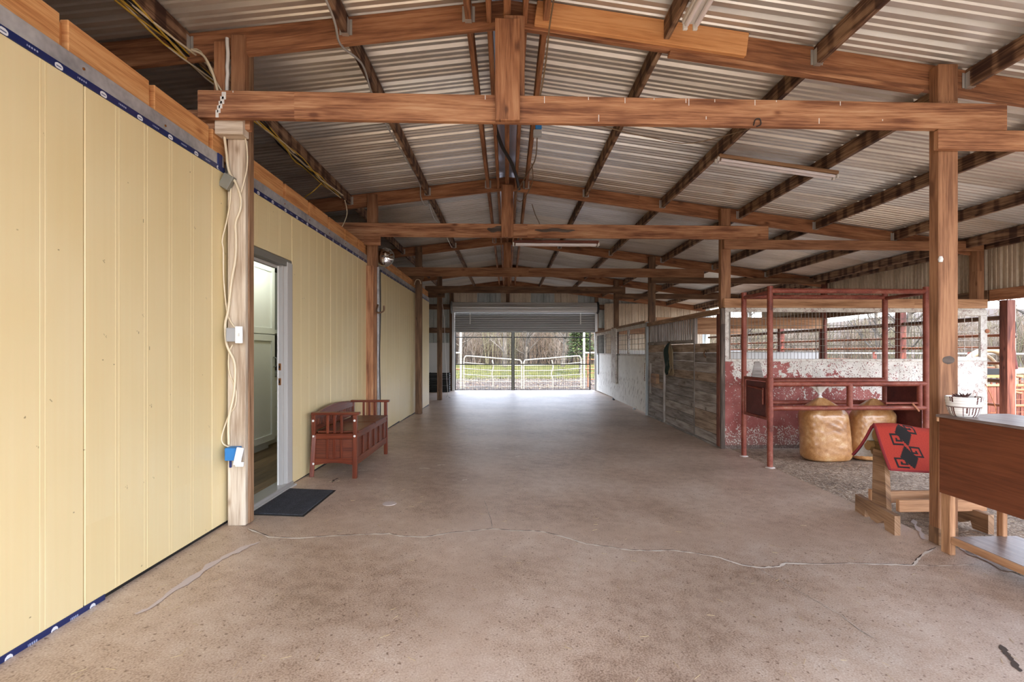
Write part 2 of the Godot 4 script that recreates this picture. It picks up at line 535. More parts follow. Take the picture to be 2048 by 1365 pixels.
# red board wall with flaking white paint: one tile is the whole 3.8 m by 1.24 m wall
func peel_tex() -> ImageTexture:
	var w := 1024; var h := 384
	var img := Image.create(w, h, false, Image.FORMAT_RGB8)
	var n1 := fnl(411, 1.0, 4); var n2 := fnl(412, 1.0, 3); var n3 := fnl(413, 1.0, 2)
	for x in w:
		for y in h:
			var X := 3.8 * x / w; var Y := 1.24 * (1.0 - float(y) / h)
			var edge := n2.get_noise_2d(X * 9.0, Y * 9.0)
			var fl := n3.get_noise_2d(X * 38.0 + Y * 12.0, Y * 34.0)
			var k := 1.7 * (Y - 0.9) + 0.3 * (X - 1.6) + 0.7 * n1.get_noise_2d(X * 1.6, Y * 1.6) + 0.35 * edge
			if X > 3.1: k += 0.9 - 0.4 * smoothstep(0.6, 0.0, Y)
			if X < 0.12 + 0.1 * edge: k -= 1.2
			var red := C("84403a").lerp(C("a8655d"), clampf(0.5 + 0.8 * n1.get_noise_2d(X * 3.0, Y * 3.0), 0, 1))
			red = red.lerp(C("6e5a50"), 0.6 * smoothstep(0.35, 0.0, Y) + 0.25 * maxf(0.0, edge))
			var white := C("dcd6cc").lerp(C("c4bdb2"), clampf(0.5 + n2.get_noise_2d(X * 4.0, Y * 4.0), 0, 1))
			var q := red
			if k > 0.0:
				q = white
				if fl > 0.3 + 0.35 * edge + 0.25 * minf(k, 1.0): q = C("70605a") if fl > 0.44 else red
			elif fl > 0.36 - 0.4 * edge + 0.3 * minf(-k, 1.0):
				q = white
			if Y < 0.3 + 0.1 * edge and fl > 0.15 and edge > -0.2: q = C("b9b0a4")
			if Y < 0.05: q = q.lerp(C("4a4038"), 0.6)
			img.set_pixel(x, y, q)
	return tex(img)


# white boards, scuffed and bitten by horses: 3.5 m by 1.3 m
func scuff_tex() -> ImageTexture:
	var w := 768; var h := 288
	var img := Image.create(w, h, false, Image.FORMAT_RGB8)
	var n1 := fnl(421, 1.0, 4); var n3 := fnl(423, 1.0, 3)
	for x in w:
		for y in h:
			var X := 3.5 * x / w; var Y := 1.3 * (1.0 - float(y) / h)
			var k := 0.5 + 0.5 * n1.get_noise_2d(X * 2.0, Y * 2.0)
			var q := C("dedbd2").lerp(C("f2efe6"), clampf(k, 0, 1))
			var s := n3.get_noise_2d(X * 7.0 + Y * 3.0, Y * 4.0) + 0.25 * sin(PI * clampf(Y / 1.0, 0, 1))
			if s > 0.42: q = q.lerp(C("a39b8e"), clampf((s - 0.42) * 2.5, 0, 0.6))
			img.set_pixel(x, y, q)
	return tex(img)


# red saddle blanket: black stepped lozenges with hooked keys
func blanket_tex() -> ImageTexture:
	var w := 512; var h := 512        # u: along the horse (0.95 m), v: across, both flaps (0.95 m)
	var img := Image.create(w, h, false, Image.FORMAT_RGB8)
	var n := fnl(431, 0.4, 2)
	for x in w:
		for y in h:
			img.set_pixel(x, y, C("a53226").lerp(C("bf4331"), clampf(0.5 + n.get_noise_2d(x * 0.3, y) * 0.8, 0, 1)))
	for side in 2:
		for k in 2:
			for col in 2:
				var cx := 105 + 250 * col + 20 * k; var cy := 70 + 122 * k
				var s := 1 if side == 0 else -1
				var yy := cy if side == 0 else h - cy
				_lozenge(img, cx, yy, 40, 60)
				_key(img, cx + 46, yy + 32 * s, 1)
				_key(img, cx - 46, yy - 32 * s, -1)
	return tex(img)


func _lozenge(img: Image, cx: int, cy: int, hw: int, hh: int):
	for y in range(-hh, hh + 1):
		var st := int(absf(y) / 8.0) * 8
		var half := int(hw * (1.0 - float(st) / hh))
		img.fill_rect(Rect2i(cx - half, cy + y, half * 2, 1), C("231d1d"))


func _key(img: Image, cx: int, cy: int, s: int):
	var b := C("231d1d")
	for q in [[-26, -28, 52, 9], [-26, 20, 52, 9], [18 if s > 0 else -26, -28, 9, 56], [-26 if s > 0 else 18, -8, 9, 36], [-26 if s > 0 else -6, -10, 32, 9], [-4, -10, 9, 18]]:
		img.fill_rect(Rect2i(cx + q[0], cy + q[1], q[2], q[3]), b)


func pot_tex() -> ImageTexture:
	var img := Image.create(256, 64, false, Image.FORMAT_RGB8)
	img.fill(C("ebe7e0"))
	var r := RandomNumberGenerator.new()
	r.seed = 12
	for k in 26:
		var x := r.randi_range(2, 250); var l := r.randi_range(18, 60)
		img.fill_rect(Rect2i(x, 64 - l, r.randi_range(2, 4), l), C("5a3530"))
	img.fill_rect(Rect2i(0, 61, 256, 3), C("6f5a54"))
	return tex(img)


const EYE := 1.372
const RIDGE := 3.85
const PITCH := 0.13
const XL := -1.95          # face of the insulated room wall
const FAR := 17.9          # inner face of the end wall
const BENT := [3.51, 7.17, 10.83, 14.49]


func lift(x: float, d: float) -> float:      # the slab rises a little towards the left wall near the front
	return 0.17 * clampf((1.5 - x) / 3.45, 0, 1) * clampf((14.0 - d) / 9.5, 0, 1)


func roof_y(x: float) -> float:
	return RIDGE - PITCH * absf(x)


func _ready():
	rng.seed = 20
	# camera: level, turned two degrees right, with a shifted lens (focal length 1024 px on the 2048 px frame)
	var cam := Camera3D.new()
	cam.name = "camera"
	cam.projection = Camera3D.PROJECTION_FRUSTUM
	cam.near = 0.05; cam.far = 400.0
	cam.size = 2.0 * 682.5 / 1024.0 * cam.near
	cam.frustum_offset = Vector2(-26.0, 20.5) / 1024.0 * cam.near
	cam.position = Vector3(0, EYE, 0)
	cam.rotation.y = deg_to_rad(-2.0)
	add_child(cam)
	# sky, sun, exposure
	var we := WorldEnvironment.new()
	we.name = "world_environment"
	var e := Environment.new()
	var sk := ProceduralSkyMaterial.new()
	sk.sky_top_color = Color(0.76, 0.82, 0.93)
	sk.sky_horizon_color = Color(0.95, 0.95, 0.95)
	sk.ground_bottom_color = Color(0.35, 0.32, 0.28)
	sk.ground_horizon_color = Color(0.75, 0.74, 0.72)
	sk.sky_energy_multiplier = 1.5
	var sky := Sky.new()
	sky.sky_material = sk
	e.sky = sky
	e.background_mode = Environment.BG_SKY
	e.tonemap_mode = Environment.TONE_MAPPER_LINEAR
	e.tonemap_exposure = 3.8
	e.sdfgi_enabled = true; e.ssao_enabled = true; e.ssil_enabled = true
	we.environment = e
	add_child(we)
	var sun := DirectionalLight3D.new()
	sun.name = "sun"
	sun.light_energy = 0.75
	sun.light_color = Color(1.0, 0.95, 0.87)
	sun.light_angular_distance = 0.6
	sun.shadow_enabled = true
	add_child(sun)
	sun.look_at_from_position(Vector3(6, 22, 21), Vector3.ZERO)
	make_materials()
	build_floor()
	build_roof()
	build_left_wall()
	build_end_wall()
	build_right_wall()
	build_posts()
	build_trusses()
	build_stall_fronts()
	build_peeling_wall()
	build_outside()
	build_left_things()
	build_right_things()
	build_roof_things()
	build_far_things()


# ------------------------------------------------------------------ floor

func build_floor():
	var f := structure("floor")
	var b := mb()
	var n := fnl(501, 0.5, 3)
	var nx := 60; var nd := 105
	var x0 := -5.9; var x1 := 3.13; var d0 := -2.2; var d1 := 18.0
	for i in nx:
		for j in nd:
			var q := []
			for w in [[0, 0], [1, 0], [1, 1], [0, 1]]:
				var x: float = lerpf(x0, x1, float(i + w[0]) / nx); var d: float = lerpf(d0, d1, float(j + w[1]) / nd)
				var k := clampf(0.93 + 0.22 * n.get_noise_2d(x * 0.9, d * 0.7), 0.7, 1.05)
				q.append([P(x, lift(x, d), d), Vector2(x, d), Color(k, k * 0.99, k * 0.975)])
			for t in [[0, 1, 2], [0, 2, 3]]:
				for k in [0, 2, 1]:
					b.v.append(q[t[k]][0]); b.n.append(Vector3.UP); b.u.append(q[t[k]][1]); b.c.append(q[t[k]][2])
	# the slab's edges
	b.col = Color(0.8, 0.8, 0.8)
	b.box(P(x1 - 0.02, -0.1, 7.5), Vector3(0.04, 0.19, 21.0), Basis.IDENTITY, 0.0)
	b.box(P(-1.9, -0.1, 17.98), Vector3(9.0, 0.19, 0.04), Basis.IDENTITY, 0.0)
	fin(b, "slab", M.concrete, f)
	ribbon("crack", f, [-1.764, 3.557, -1.556, 3.419, -1.363, 3.420, -1.218, 3.471, -1.001, 3.521, -0.807, 3.561, -0.730, 3.521, -0.561, 3.519, -0.402, 3.622, -0.230, 3.681, -0.106, 3.735, 0.035, 3.709, 0.166, 3.722, 0.257, 3.711, 0.410, 3.617, 0.536, 3.506, 0.683, 3.466, 0.826, 3.418, 0.963, 3.422, 1.124, 3.445, 1.265, 3.406, 1.409, 3.344, 1.495, 3.239, 1.602, 3.191, 1.720, 3.202, 1.797, 3.253, 2.014, 3.230, 2.218, 3.238, 2.400, 3.216, 2.597, 3.194, 2.712, 3.293, 2.813, 3.373, 2.993, 3.473], 0.0042, 0.0065, 0.12)
	ribbon("crack", f, [2.597, 3.194, 2.729, 3.174, 2.902, 3.183, 3.037, 3.186], 0.002, 0.003, 0.3)
	ribbon("crack", f, [-0.106, 3.735, -0.124, 3.932, -0.160, 4.176, -0.200, 4.451], 0.002, 0.001, 0.0)
	ribbon("crack", f, [1.582, 3.184, 1.610, 3.054, 1.666, 2.858, 1.732, 2.607, 1.731, 2.454, 1.757, 2.354], 0.002, 0.001, 0.2)
	ribbon("crack", f, [2.298, 2.315, 2.26, 2.24, 2.23, 2.18, 2.191, 2.113], 0.012, 0.0, 0.5)
	ribbon("crack", f, [-1.628, 4.822, -1.64, 4.9, -1.631, 5.002], 0.008, 0.0, 0.5)
	var sb := mb()                       # a rubbed mortar line parallel to the left wall
	var sp := [-1.72, 2.42, -1.68, 2.5, -1.69, 2.668, -1.687, 2.875, -1.673, 3.045, -1.637, 3.199, -1.58, 3.328]
	flat_strip(sb, sp, 0.017, 0.0025, 0.6)
	fin(sb, "mortar_line", M.mortar, f)
	var db := mb()                       # round filled core hole
	db.lathe(P(-0.968, lift(-0.968, 4.234) + 0.0015, 4.234), [Vector2(0.06, -0.002), Vector2(0.058, 0.0008), Vector2(0.0, 0.001)], 20)
	fin(db, "core_patch", M.mortar, f)
	var wb := mb()                       # dried paint drips by the bench
	for q in [[-0.95, 5.55, 0.12], [-0.78, 5.75, 0.09], [-1.55, 5.35, 0.1], [-0.45, 5.1, 0.05], [0.1, 6.4, 0.1], [-0.3, 6.9, 0.2], [0.5, 7.6, 0.25]]:
		flat_strip(wb, [q[0], q[1], q[0] + q[2] * 0.5, q[1] + 0.03, q[0] + q[2], q[1] + 0.02], 0.012, 0.0015, 0.8)
	fin(wb, "paint_drips", M.crack_light, f)
	# side bay and stalls: packed dirt
	var fs := structure("floor_side")
	var s := mb()
	var n2 := fnl(503, 0.9, 3)
	for i in 34:
		for j in 84:
			var q := []
			for w in [[0, 0], [1, 0], [1, 1], [0, 1]]:
				var x: float = lerpf(3.13, 7.3, (i + w[0]) / 34.0); var d: float = lerpf(-3.0, 18.0, (j + w[1]) / 84.0)
				var y: float = -0.012 + 0.03 * n2.get_noise_2d(x * 1.2, d * 1.2) * smoothstep(3.3, 4.2, x)
				q.append([P(x, y, d), Vector2(x, d)])
			for t in [[0, 2, 1], [0, 3, 2]]:
				for k in 3:
					b.col = Color.WHITE
					s.v.append(q[t[k]][0]); s.n.append(Vector3.UP); s.u.append(q[t[k]][1]); s.c.append(Color.WHITE)
	fin(s, "packed_dirt", M.dirt, fs)
	var rb := mb()                       # broken slab edge beside the work table
	flat_strip(rb, [3.16, 2.6, 3.171, 3.034, 3.165, 3.182, 3.17, 3.359, 3.15, 3.45], 0.05, 0.004, 0.9)
	flat_strip(rb, [3.02, 3.62, 3.10, 3.72, 3.2, 3.9, 3.3, 4.05], 0.012, 0.004, 0.9)
	fin(rb, "broken_edge", M.mortar, fs)
	# chaff and bits of hay
	scatter_straw()


func flat_strip(b: MB, xd: Array, w: float, up: float, rough := 0.3):
	var p := []
	for i in range(0, xd.size(), 2): p.append(Vector2(xd[i], xd[i + 1]))
	var fine := []
	for i in p.size() - 1:
		for k in 4:
			var t := k / 4.0
			fine.append((p[i] as Vector2).lerp(p[i + 1], t) + Vector2(rng.randf_range(-1, 1), rng.randf_range(-1, 1)) * w * 0.5)
	fine.append(p[-1])
	var prev := []
	for i in fine.size():
		var dir: Vector2 = (fine[mini(i + 1, fine.size() - 1)] - fine[maxi(i - 1, 0)]).normalized()
		var nr := Vector2(-dir.y, dir.x)
		var ww := w * (1.0 + rng.randf_range(-rough, rough))
		if i == 0 or i == fine.size() - 1: ww *= 0.2
		var l: Vector2 = fine[i] + nr * ww; var r: Vector2 = fine[i] - nr * ww
		var cur := [P(l.x, lift(l.x, l.y) + up, l.y), P(r.x, lift(r.x, r.y) + up, r.y)]
		if i:
			b.quad(prev[0], prev[1], cur[1], cur[0], Vector3.UP, Vector2(0, i), Vector2(1, i), Vector2(1, i + 1), Vector2(0, i + 1))
		prev = cur


func ribbon(called: String, parent: Node, xd: Array, w: float, lip: float, rough: float):
	var b := mb()
	var keep := rng.state
	flat_strip(b, xd, w, 0.0022, 0.4)
	fin(b, called, M.crack_dark, parent)
	if lip > 0.0:
		rng.state = keep
		var c := mb()
		var sh := []
		for i in xd.size(): sh.append(xd[i] + (0.0 if i % 2 == 0 else -w - lip * 0.7))
		flat_strip(c, sh, lip, 0.0026, 0.8)
		fin(c, "crack_lip", M.crack_light, parent)


func scatter_straw():
	var b := mb()
	b.box(Vector3.ZERO, Vector3(0.05, 0.0012, 0.0016), Basis.IDENTITY, 0.0)
	var o := MultiMeshInstance3D.new()
	o.name = "hay_chaff"
	var am := ArrayMesh.new()
	var a := []
	a.resize(Mesh.ARRAY_MAX)
	a[Mesh.ARRAY_VERTEX] = b.v; a[Mesh.ARRAY_NORMAL] = b.n; a[Mesh.ARRAY_TEX_UV] = b.u
	am.add_surface_from_arrays(Mesh.PRIMITIVE_TRIANGLES, a)
	am.surface_set_material(0, M.straw)
	var mm := MultiMesh.new()
	mm.transform_format = MultiMesh.TRANSFORM_3D
	mm.mesh = am
	mm.instance_count = 900
	for i in 900:
		var x := rng.randf_range(-1.9, 3.1); var d := 1.6 + pow(rng.randf(), 1.6) * 9.0
		var y := lift(x, d)
		if i % 3 == 0:
			x = rng.randf_range(3.2, 6.6); d = rng.randf_range(3.6, 7.0); y = 0.0
		var s := rng.randf_range(0.2, 0.9)
		mm.set_instance_transform(i, Transform3D(Basis(Vector3.UP, rng.randf() * TAU).scaled(Vector3(s, 1, 1)), P(x, y + 0.002, d)))
	o.multimesh = mm
	add_child(o)
	o.set_meta("kind", "stuff")
	tag(o, "bits of pale hay chaff strewn over the concrete and dirt floor", "hay")


# ------------------------------------------------------------------ roof

func sheet(b: MB, o: Vector3, along: Vector3, across: Vector3, up: Vector3, width: float, length: float, rib := 0.026, pitch := 0.2286):
	var p := []
	var s := 0.0
	while s < width - 0.001:
		for q in [[0.0, 0.0], [0.016, rib], [0.042, rib], [0.058, 0.0], [0.091, 0.0], [0.1, rib * 0.42], [0.116, rib * 0.42], [0.125, 0.0], [0.158, 0.0], [0.167, rib * 0.42], [0.183, rib * 0.42], [0.192, 0.0]]:
			p.append(Vector2(s + q[0] * pitch / 0.2286, q[1]))
		s += pitch
	p.append(Vector2(width, 0))
	for i in p.size() - 1:
		var A: Vector3 = o + across * p[i].x + up * p[i].y; var B: Vector3 = o + across * p[i + 1].x + up * p[i + 1].y
		b.quad(A, B, B + along * length, A + along * length, up, Vector2(p[i].x, 0), Vector2(p[i + 1].x, 0), Vector2(p[i + 1].x, length), Vector2(p[i].x, length))


func build_roof():
	var c := structure("ceiling")
	var tones := [M.roof, tint(M.roof, C("f4f0ea")), tint(M.roof, C("ece9e6"))]
	for side in [1.0, -1.0]:
		var run := 7.25 if side > 0 else 6.1
		var k := 0
		var d := -1.9
		while d < 18.0:
			var b := mb()
			var al := Vector3(side, -PITCH, 0).normalized()
			var up := Vector3(side * PITCH, 1, 0).normalized()
			sheet(b, P(side * 0.11, roof_y(0.11) + 0.004, d), al, Vector3(0, 0, -1), up, 0.9144, run / al.x * side)
			fin(b, "roof_sheet", tones[(k * 7 + int(side)) % 3], c)
			d += 0.9144; k += 1
	var rc := mb()                          # ridge cap
	for s in [1.0, -1.0]:
		rc.quad(P(0, RIDGE + 0.045, -1.9), P(s * 0.24, RIDGE + 0.01, -1.9), P(s * 0.24, RIDGE + 0.01, 18.3), P(0, RIDGE + 0.045, 18.3), Vector3.UP, Vector2(0, 0), Vector2(0.3, 0), Vector2(0.3, 20), Vector2(0, 20))
	fin(rc, "ridge_cap", M.cap, c)
	# purlins hung between the rafters
	var cuts := [-1.9, 3.6, 7.26, 10.92, 14.58, 17.85]
	for q in [[0.27, 1], [1.12, 1], [2.22, 1], [3.34, 1], [4.46, 1], [5.62, 1], [6.6, 1], [0.27, -1], [1.12, -1], [2.2, -1], [3.3, -1], [4.4, -1], [5.5, -1]]:
		var x: float = q[0] * q[1]
		for i in cuts.size() - 1:
			var d0: float = cuts[i] + (0.045 if i else 0.0); var d1: float = cuts[i + 1]
			var y := roof_y(x)
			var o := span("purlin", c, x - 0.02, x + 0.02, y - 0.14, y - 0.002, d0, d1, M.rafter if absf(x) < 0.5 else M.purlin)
			if i < 3:
				hanger(o, x, y - 0.14, d1)
			if i > 0 and i < 3 and absf(x) < 1.5:
				hanger(o, x, y - 0.14, d0 + 0.055)
	for x in [0.125, -0.125, 0.0]:
		for i in cuts.size() - 1:
			var w := 0.025 if x == 0.0 else 0.018
			span("ridge_purlin" if x != 0.0 else "ridge_board", c, x - w, x + w, roof_y(x) - 0.16, roof_y(x) - 0.003, cuts[i] + (0.045 if i else 0.0), cuts[i + 1], M.rafter)


func hanger(parent: Node, x: float, yb: float, d: float):
	var b := mb()
	for s in [-1.0, 1.0]:
		b.box(P(x + s * 0.0225, yb + 0.055, d - 0.02), Vector3(0.002, 0.11, 0.04), Basis.IDENTITY, 0.0)
		b.box(P(x + s * 0.035, yb + 0.06, d - 0.002), Vector3(0.018, 0.11, 0.002), Basis.IDENTITY, 0.0)
	b.box(P(x, yb - 0.001, d - 0.02), Vector3(0.047, 0.003, 0.04), Basis.IDENTITY, 0.0)
	fin(b, "joist_hanger", M.galv_light, parent)


# ------------------------------------------------------------------ left: insulated rooms

func build_left_wall():
	var w := structure("wall_left")
	var y1 := 2.6
	# panels: [from, to, bottom] along the aisle
	for q in [[-1.62, -0.62, 0.19], [-0.61, 0.4, 0.19], [0.41, 1.41, 0.19], [1.415, 2.428, 0.19], [2.436, 3.452, 0.19], [3.456, 3.86, 0.19], [3.86, 4.71, 2.19], [4.716, 5.73, 0.17], [5.735, 6.75, 0.16], [6.755, 7.3, 0.15], [7.34, 8.35, 0.13], [8.356, 9.37, 0.11], [9.376, 10.39, 0.09], [10.396, 10.9, 0.08], [10.92, 11.9, 0.07], [11.906, 12.88, 0.05]]:
		var d0: float = q[0]; var d1: float = q[1]; var yb: float = q[2]
		var b := mb()
		b.uo = Vector2(rng.randf() * 4, rng.randf() * 4)
		b.box(P(XL - 0.05, (yb + y1) / 2, (d0 + d1) / 2), Vector3(0.1, y1 - yb, d1 - d0), Basis.IDENTITY, 0.003)
		var s: float = d0 + 0.2 if d1 - d0 > 0.5 else d1
		while s < d1 - 0.05:            # shallow pressed ribs
			for k in [-0.012, 0.012]:
				b.bar(P(XL - 0.0017, yb + 0.004, s + k), P(XL - 0.0017, y1 - 0.004, s + k), 0.0045, 0.012, 0.002)
			s += 0.203
		fin(b, "wall_panel", M.cream, w)
	# end cap of the room block and its back, roof deck, outer wall
	span("end_panel", w, -5.8, XL - 0.01, 0.04, 2.6, 12.78, 12.87, M.cream)
	span("deck", w, -5.8, XL - 0.12, 2.66, 2.70, -1.9, 12.87, M.pine_old)
	# film strips, metal channel
	for q in [[-1.9, 1.0], [1.0, 3.6], [3.7, 7.2], [7.36, 10.85], [10.95, 12.88]]:
		var d0: float = q[0]; var d1: float = q[1]
		var b := mb()
		b.uo = Vector2(rng.randf(), 0)
		var x := XL + 0.004
		b.quad(P(x, 2.599, d0), P(x, 2.599, d1), P(x, 2.632, d1), P(x, 2.632, d0), Vector3.RIGHT, Vector2(d0, 0.05), Vector2(d1, 0.05), Vector2(d1, 0), Vector2(d0, 0))
		b.quad(P(x, 2.599, d0), P(x, 2.599, d1), P(XL - 0.03, 2.599, d1), P(XL - 0.03, 2.599, d0), Vector3.DOWN, Vector2(0.1, 0.0), Vector2(0.1, 0), Vector2(0.1, 0.002), Vector2(0.1, 0.002))
		b.quad(P(x, 2.632, d0), P(x, 2.632, d1), P(XL - 0.03, 2.632, d1), P(XL - 0.03, 2.632, d0), Vector3.UP, Vector2(0.1, 0.0), Vector2(0.1, 0), Vector2(0.1, 0.002), Vector2(0.1, 0.002))
		fin(b, "film_strip", M.film, w)
		var g := span("top_channel", w, XL - 0.05, XL - 0.002, 2.632, 2.712, d0, d1, M.galv, 0.002)
		var s := d0 + 0.3
		while s < d1:
			var sc := mb()
			sc.lathe(P(XL + 0.0, 2.672 + rng.randf_range(-0.012, 0.012), s), [Vector2(0.0065, -0.003), Vector2(0.0065, 0.002), Vector2(0.0, 0.004)], 8, Basis(Vector3.FORWARD, PI / 2))
			fin(sc, "screw", M.brass, g)
			s += 0.565
	var bf := mb()
	bf.uo = Vector2(0.3, 0)
	bf.quad(P(XL + 0.004, 0.153, -1.9), P(XL + 0.004, 0.153, 2.55), P(XL + 0.004, 0.195, 2.55), P(XL + 0.004, 0.195, -1.9), Vector3.RIGHT, Vector2(0, 0.05), Vector2(5.4, 0.05), Vector2(5.4, 0), Vector2(0, 0))
	bf.quad(P(XL + 0.004, 0.195, -1.9), P(XL + 0.004, 0.195, 2.55), P(XL - 0.03, 0.195, 2.55), P(XL - 0.03, 0.195, -1.9), Vector3.UP, Vector2(0.1, 0), Vector2(0.1, 0), Vector2(0.1, 0.01), Vector2(0.1, 0.01))
	fin(bf, "film_strip", M.film, w)
	span("base_channel", w, XL - 0.09, XL - 0.012, 0.12, 0.2, -1.9, 3.82, M.black, 0.002)
	span("base_channel", w, XL - 0.09, XL - 0.006, 0.0, 0.18, 4.73, 12.88, M.black, 0.002)
	span("film_strip", w, XL - 0.02, XL + 0.006, 2.6, 2.712, 3.52, 3.57, M.navy, 0.003)
	# rim boards and joist ends above the channel
	var d := 2.376 - 0.565 * 9
	while d < 12.8:
		var e := minf(d + 0.565 - 0.042, 12.88)
		span("rim_board", w, XL - 0.065, XL - 0.025, 2.70, 2.868, d, e, M.orange)
		if e < 12.8:
			span("joist_end", w, XL - 0.5, XL - 0.05, 2.66, 2.85, e + 0.001, e + 0.041, M.orange)
		d += 0.565
	# the room behind the open door
	var r := structure("wall_inner")
	span("room_floor", r, -5.8, XL - 0.1, 0.12, 0.175, 3.0, 8.4, M.room_floor, 0.0)
	var pl := 0
	for k in 14:                        # floorboards seen through the doorway
		var x := -2.06 - 0.16 * k
		span("floor_plank", r, x - 0.158, x, 0.17, 0.184, 3.6, 6.9, tint(M.room_floor, Color(1, 1, 1).darkened(0.12 * ((k * 5) % 3))), 0.0015)
		pl += 1
	span("inner_wall", r, -5.8, XL - 0.1, 0.12, 2.6, 8.3, 8.4, M.inner_wall, 0.0)
	span("inner_wall", r, -5.8, XL - 0.1, 0.12, 2.6, 2.9, 3.0, M.inner_wall, 0.0)
	span("inner_wall", r, -5.8, -5.7, 0.12, 2.6, 3.0, 8.3, M.inner_wall, 0.0)
	span("inner_ceiling", r, -5.8, XL - 0.1, 2.56, 2.6, 2.9, 8.4, M.inner_wall, 0.0)
	# door frame
	var dr := structure("door_1")
	span("casing", dr, XL - 0.045, XL + 0.008, 0.17, 2.165, 4.60, 4.705, M.paint_grey)
	span("casing", dr, XL - 0.1, XL + 0.008, 0.17, 2.165, 3.80, 3.86, M.paint_grey)
	span("jamb", dr, XL - 0.06, XL - 0.02, 0.19, 2.13, 4.56, 4.60, M.paint_grey)
	span("door_stop", dr, XL - 0.062, XL - 0.05, 0.19, 2.12, 4.548, 4.562, M.white)
	span("head", dr, XL - 0.12, XL + 0.004, 2.125, 2.185, 3.80, 4.705, M.box_dark)
	span("head_stop", dr, XL - 0.1, XL - 0.06, 2.1, 2.126, 3.86, 4.56, M.paint_grey)
	span("threshold", dr, XL - 0.12, XL + 0.02, 0.15, 0.2, 3.80, 4.705, M.galv_light)
	span("threshold_lip", dr, XL + 0.012, XL + 0.05, 0.14, 0.178, 3.80, 4.70, M.paint_grey)
	span("gap_seal", dr, XL - 0.05, XL + 0.003, 0.17, 2.16, 4.705, 4.718, M.navy, 0.001)
	for y in [1.235, 1.105]:
		var s := span("strike_plate", dr, XL - 0.05, XL - 0.03, y - 0.03, y + 0.03, 4.552, 4.561, M.brass, 0.001)
		span("latch_hole", s, XL - 0.045, XL - 0.035, y - 0.012, y + 0.012, 4.549, 4.553, M.black, 0.001)
	# outer wall of the building on the left
	var wo := structure("wall_outer")
	var dd := -1.9
	while dd < 17.9:
		var b := mb()
		sheet(b, P(-5.82, -0.1, dd), Vector3.UP, Vector3(0, 0, -1), Vector3(-1, 0, 0), 0.9144, roof_y(5.82) + 0.08)
		fin(b, "siding_sheet", M.siding, wo)
		dd += 0.9144


# ------------------------------------------------------------------ far end

func gable_sheet(w: Node, x0: float, x1: float, y0: float, y1a: float, y1b: float, d: float, m: Material, called := "siding_sheet"):
	var b := mb()
	var n := maxi(1, int(round((x1 - x0) / 0.2286)))
	var st := (x1 - x0) / n
	var prof := []
	for k in n:
		for q in [[0.0, 0.0], [0.07, 0.019], [0.17, 0.019], [0.24, 0.0], [0.55, 0.0], [0.58, 0.004], [0.64, 0.004], [0.67, 0.0]]:
			prof.append(Vector2(k * st + q[0] * st, q[1]))
	prof.append(Vector2(x1 - x0, 0))
	for i in prof.size() - 1:
		var p: Vector2 = prof[i]; var q: Vector2 = prof[i + 1]
		var ta := lerpf(y1a, y1b, p.x / (x1 - x0)); var tb := lerpf(y1a, y1b, q.x / (x1 - x0))
		b.quad(P(x0 + p.x, y0, d + p.y), P(x0 + q.x, y0, d + q.y), P(x0 + q.x, tb, d + q.y), P(x0 + p.x, ta, d + p.y), Vector3.BACK, Vector2(p.x, y0), Vector2(q.x, y0), Vector2(q.x, tb), Vector2(p.x, ta))
	fin(b, called, m, w)


func build_end_wall():
	var w := structure("wall_back")
	var x := -5.8
	while x < -1.9:
		var e := minf(x + 0.98, -1.88)
		gable_sheet(w, x, e, 0.0, roof_y(x) + 0.02, roof_y(e) + 0.02, FAR + 0.06, M.siding)
		x = e
	x = -1.88
	while x < 3.1:
		var e := minf(x + 0.83, 3.1)
		if x < 0.0 and e > 0.0: e = 0.0
		gable_sheet(w, x, e, 2.9, roof_y(x) + 0.02, roof_y(e) + 0.02, FAR + 0.06, M.siding_tan if int((x + 9) * 1.2) % 2 == 0 else M.siding)
		x = e
	while x < 7.2:
		var e := minf(x + 0.92, 7.2)
		gable_sheet(w, x, e, 0.0, roof_y(x) + 0.02, roof_y(e) + 0.02, FAR + 0.06, M.siding)
		x = e
	x = 3.42
	while x < 6.9:                       # tan sheets lining the stall end
		var e := minf(x + 0.69, 6.9)
		gable_sheet(w, x, e, 0.0, 3.05, 3.05, FAR - 0.03, M.siding_tan, "lining_sheet")
		x = e
	for y in [2.92, 2.1]:
		span("girt", w, -5.8, -1.93, y - 0.09, y + 0.09, FAR - 0.0, FAR + 0.045, M.far)
		span("girt", w, 3.15, 3.42, y - 0.09, y + 0.09, FAR - 0.0, FAR + 0.045, M.far)
	span("lining_panel", w, -5.8, -2.35, -0.0, 1.66, FAR - 0.04, FAR - 0.01, M.white_sheet)
	span("lining_panel", w, -2.345, -1.95, -0.0, 1.66, FAR - 0.04, FAR - 0.01, M.white_sheet)
	span("door_post", w, -2.0, -1.86, 0.0, roof_y(1.9), FAR - 0.05, FAR + 0.05, M.far)
	span("door_post", w, 3.08, 3.2, 0.0, roof_y(3.1), FAR - 0.05, FAR + 0.05, M.far)
	span("gable_post", w, -0.04, 0.09, 3.0, 3.75, FAR - 0.05, FAR + 0.04, M.far)
	for s in [-1.0, 1.0]:
		var b := mb()
		var L := 5.8 if s < 0 else 7.0
		b.bar(P(0, RIDGE - 0.09, FAR - 0.06), P(s * L, roof_y(L) - 0.09, FAR - 0.06), 0.045, 0.18)
		fin(b, "end_rafter", M.rafter, w)
	roll_door()


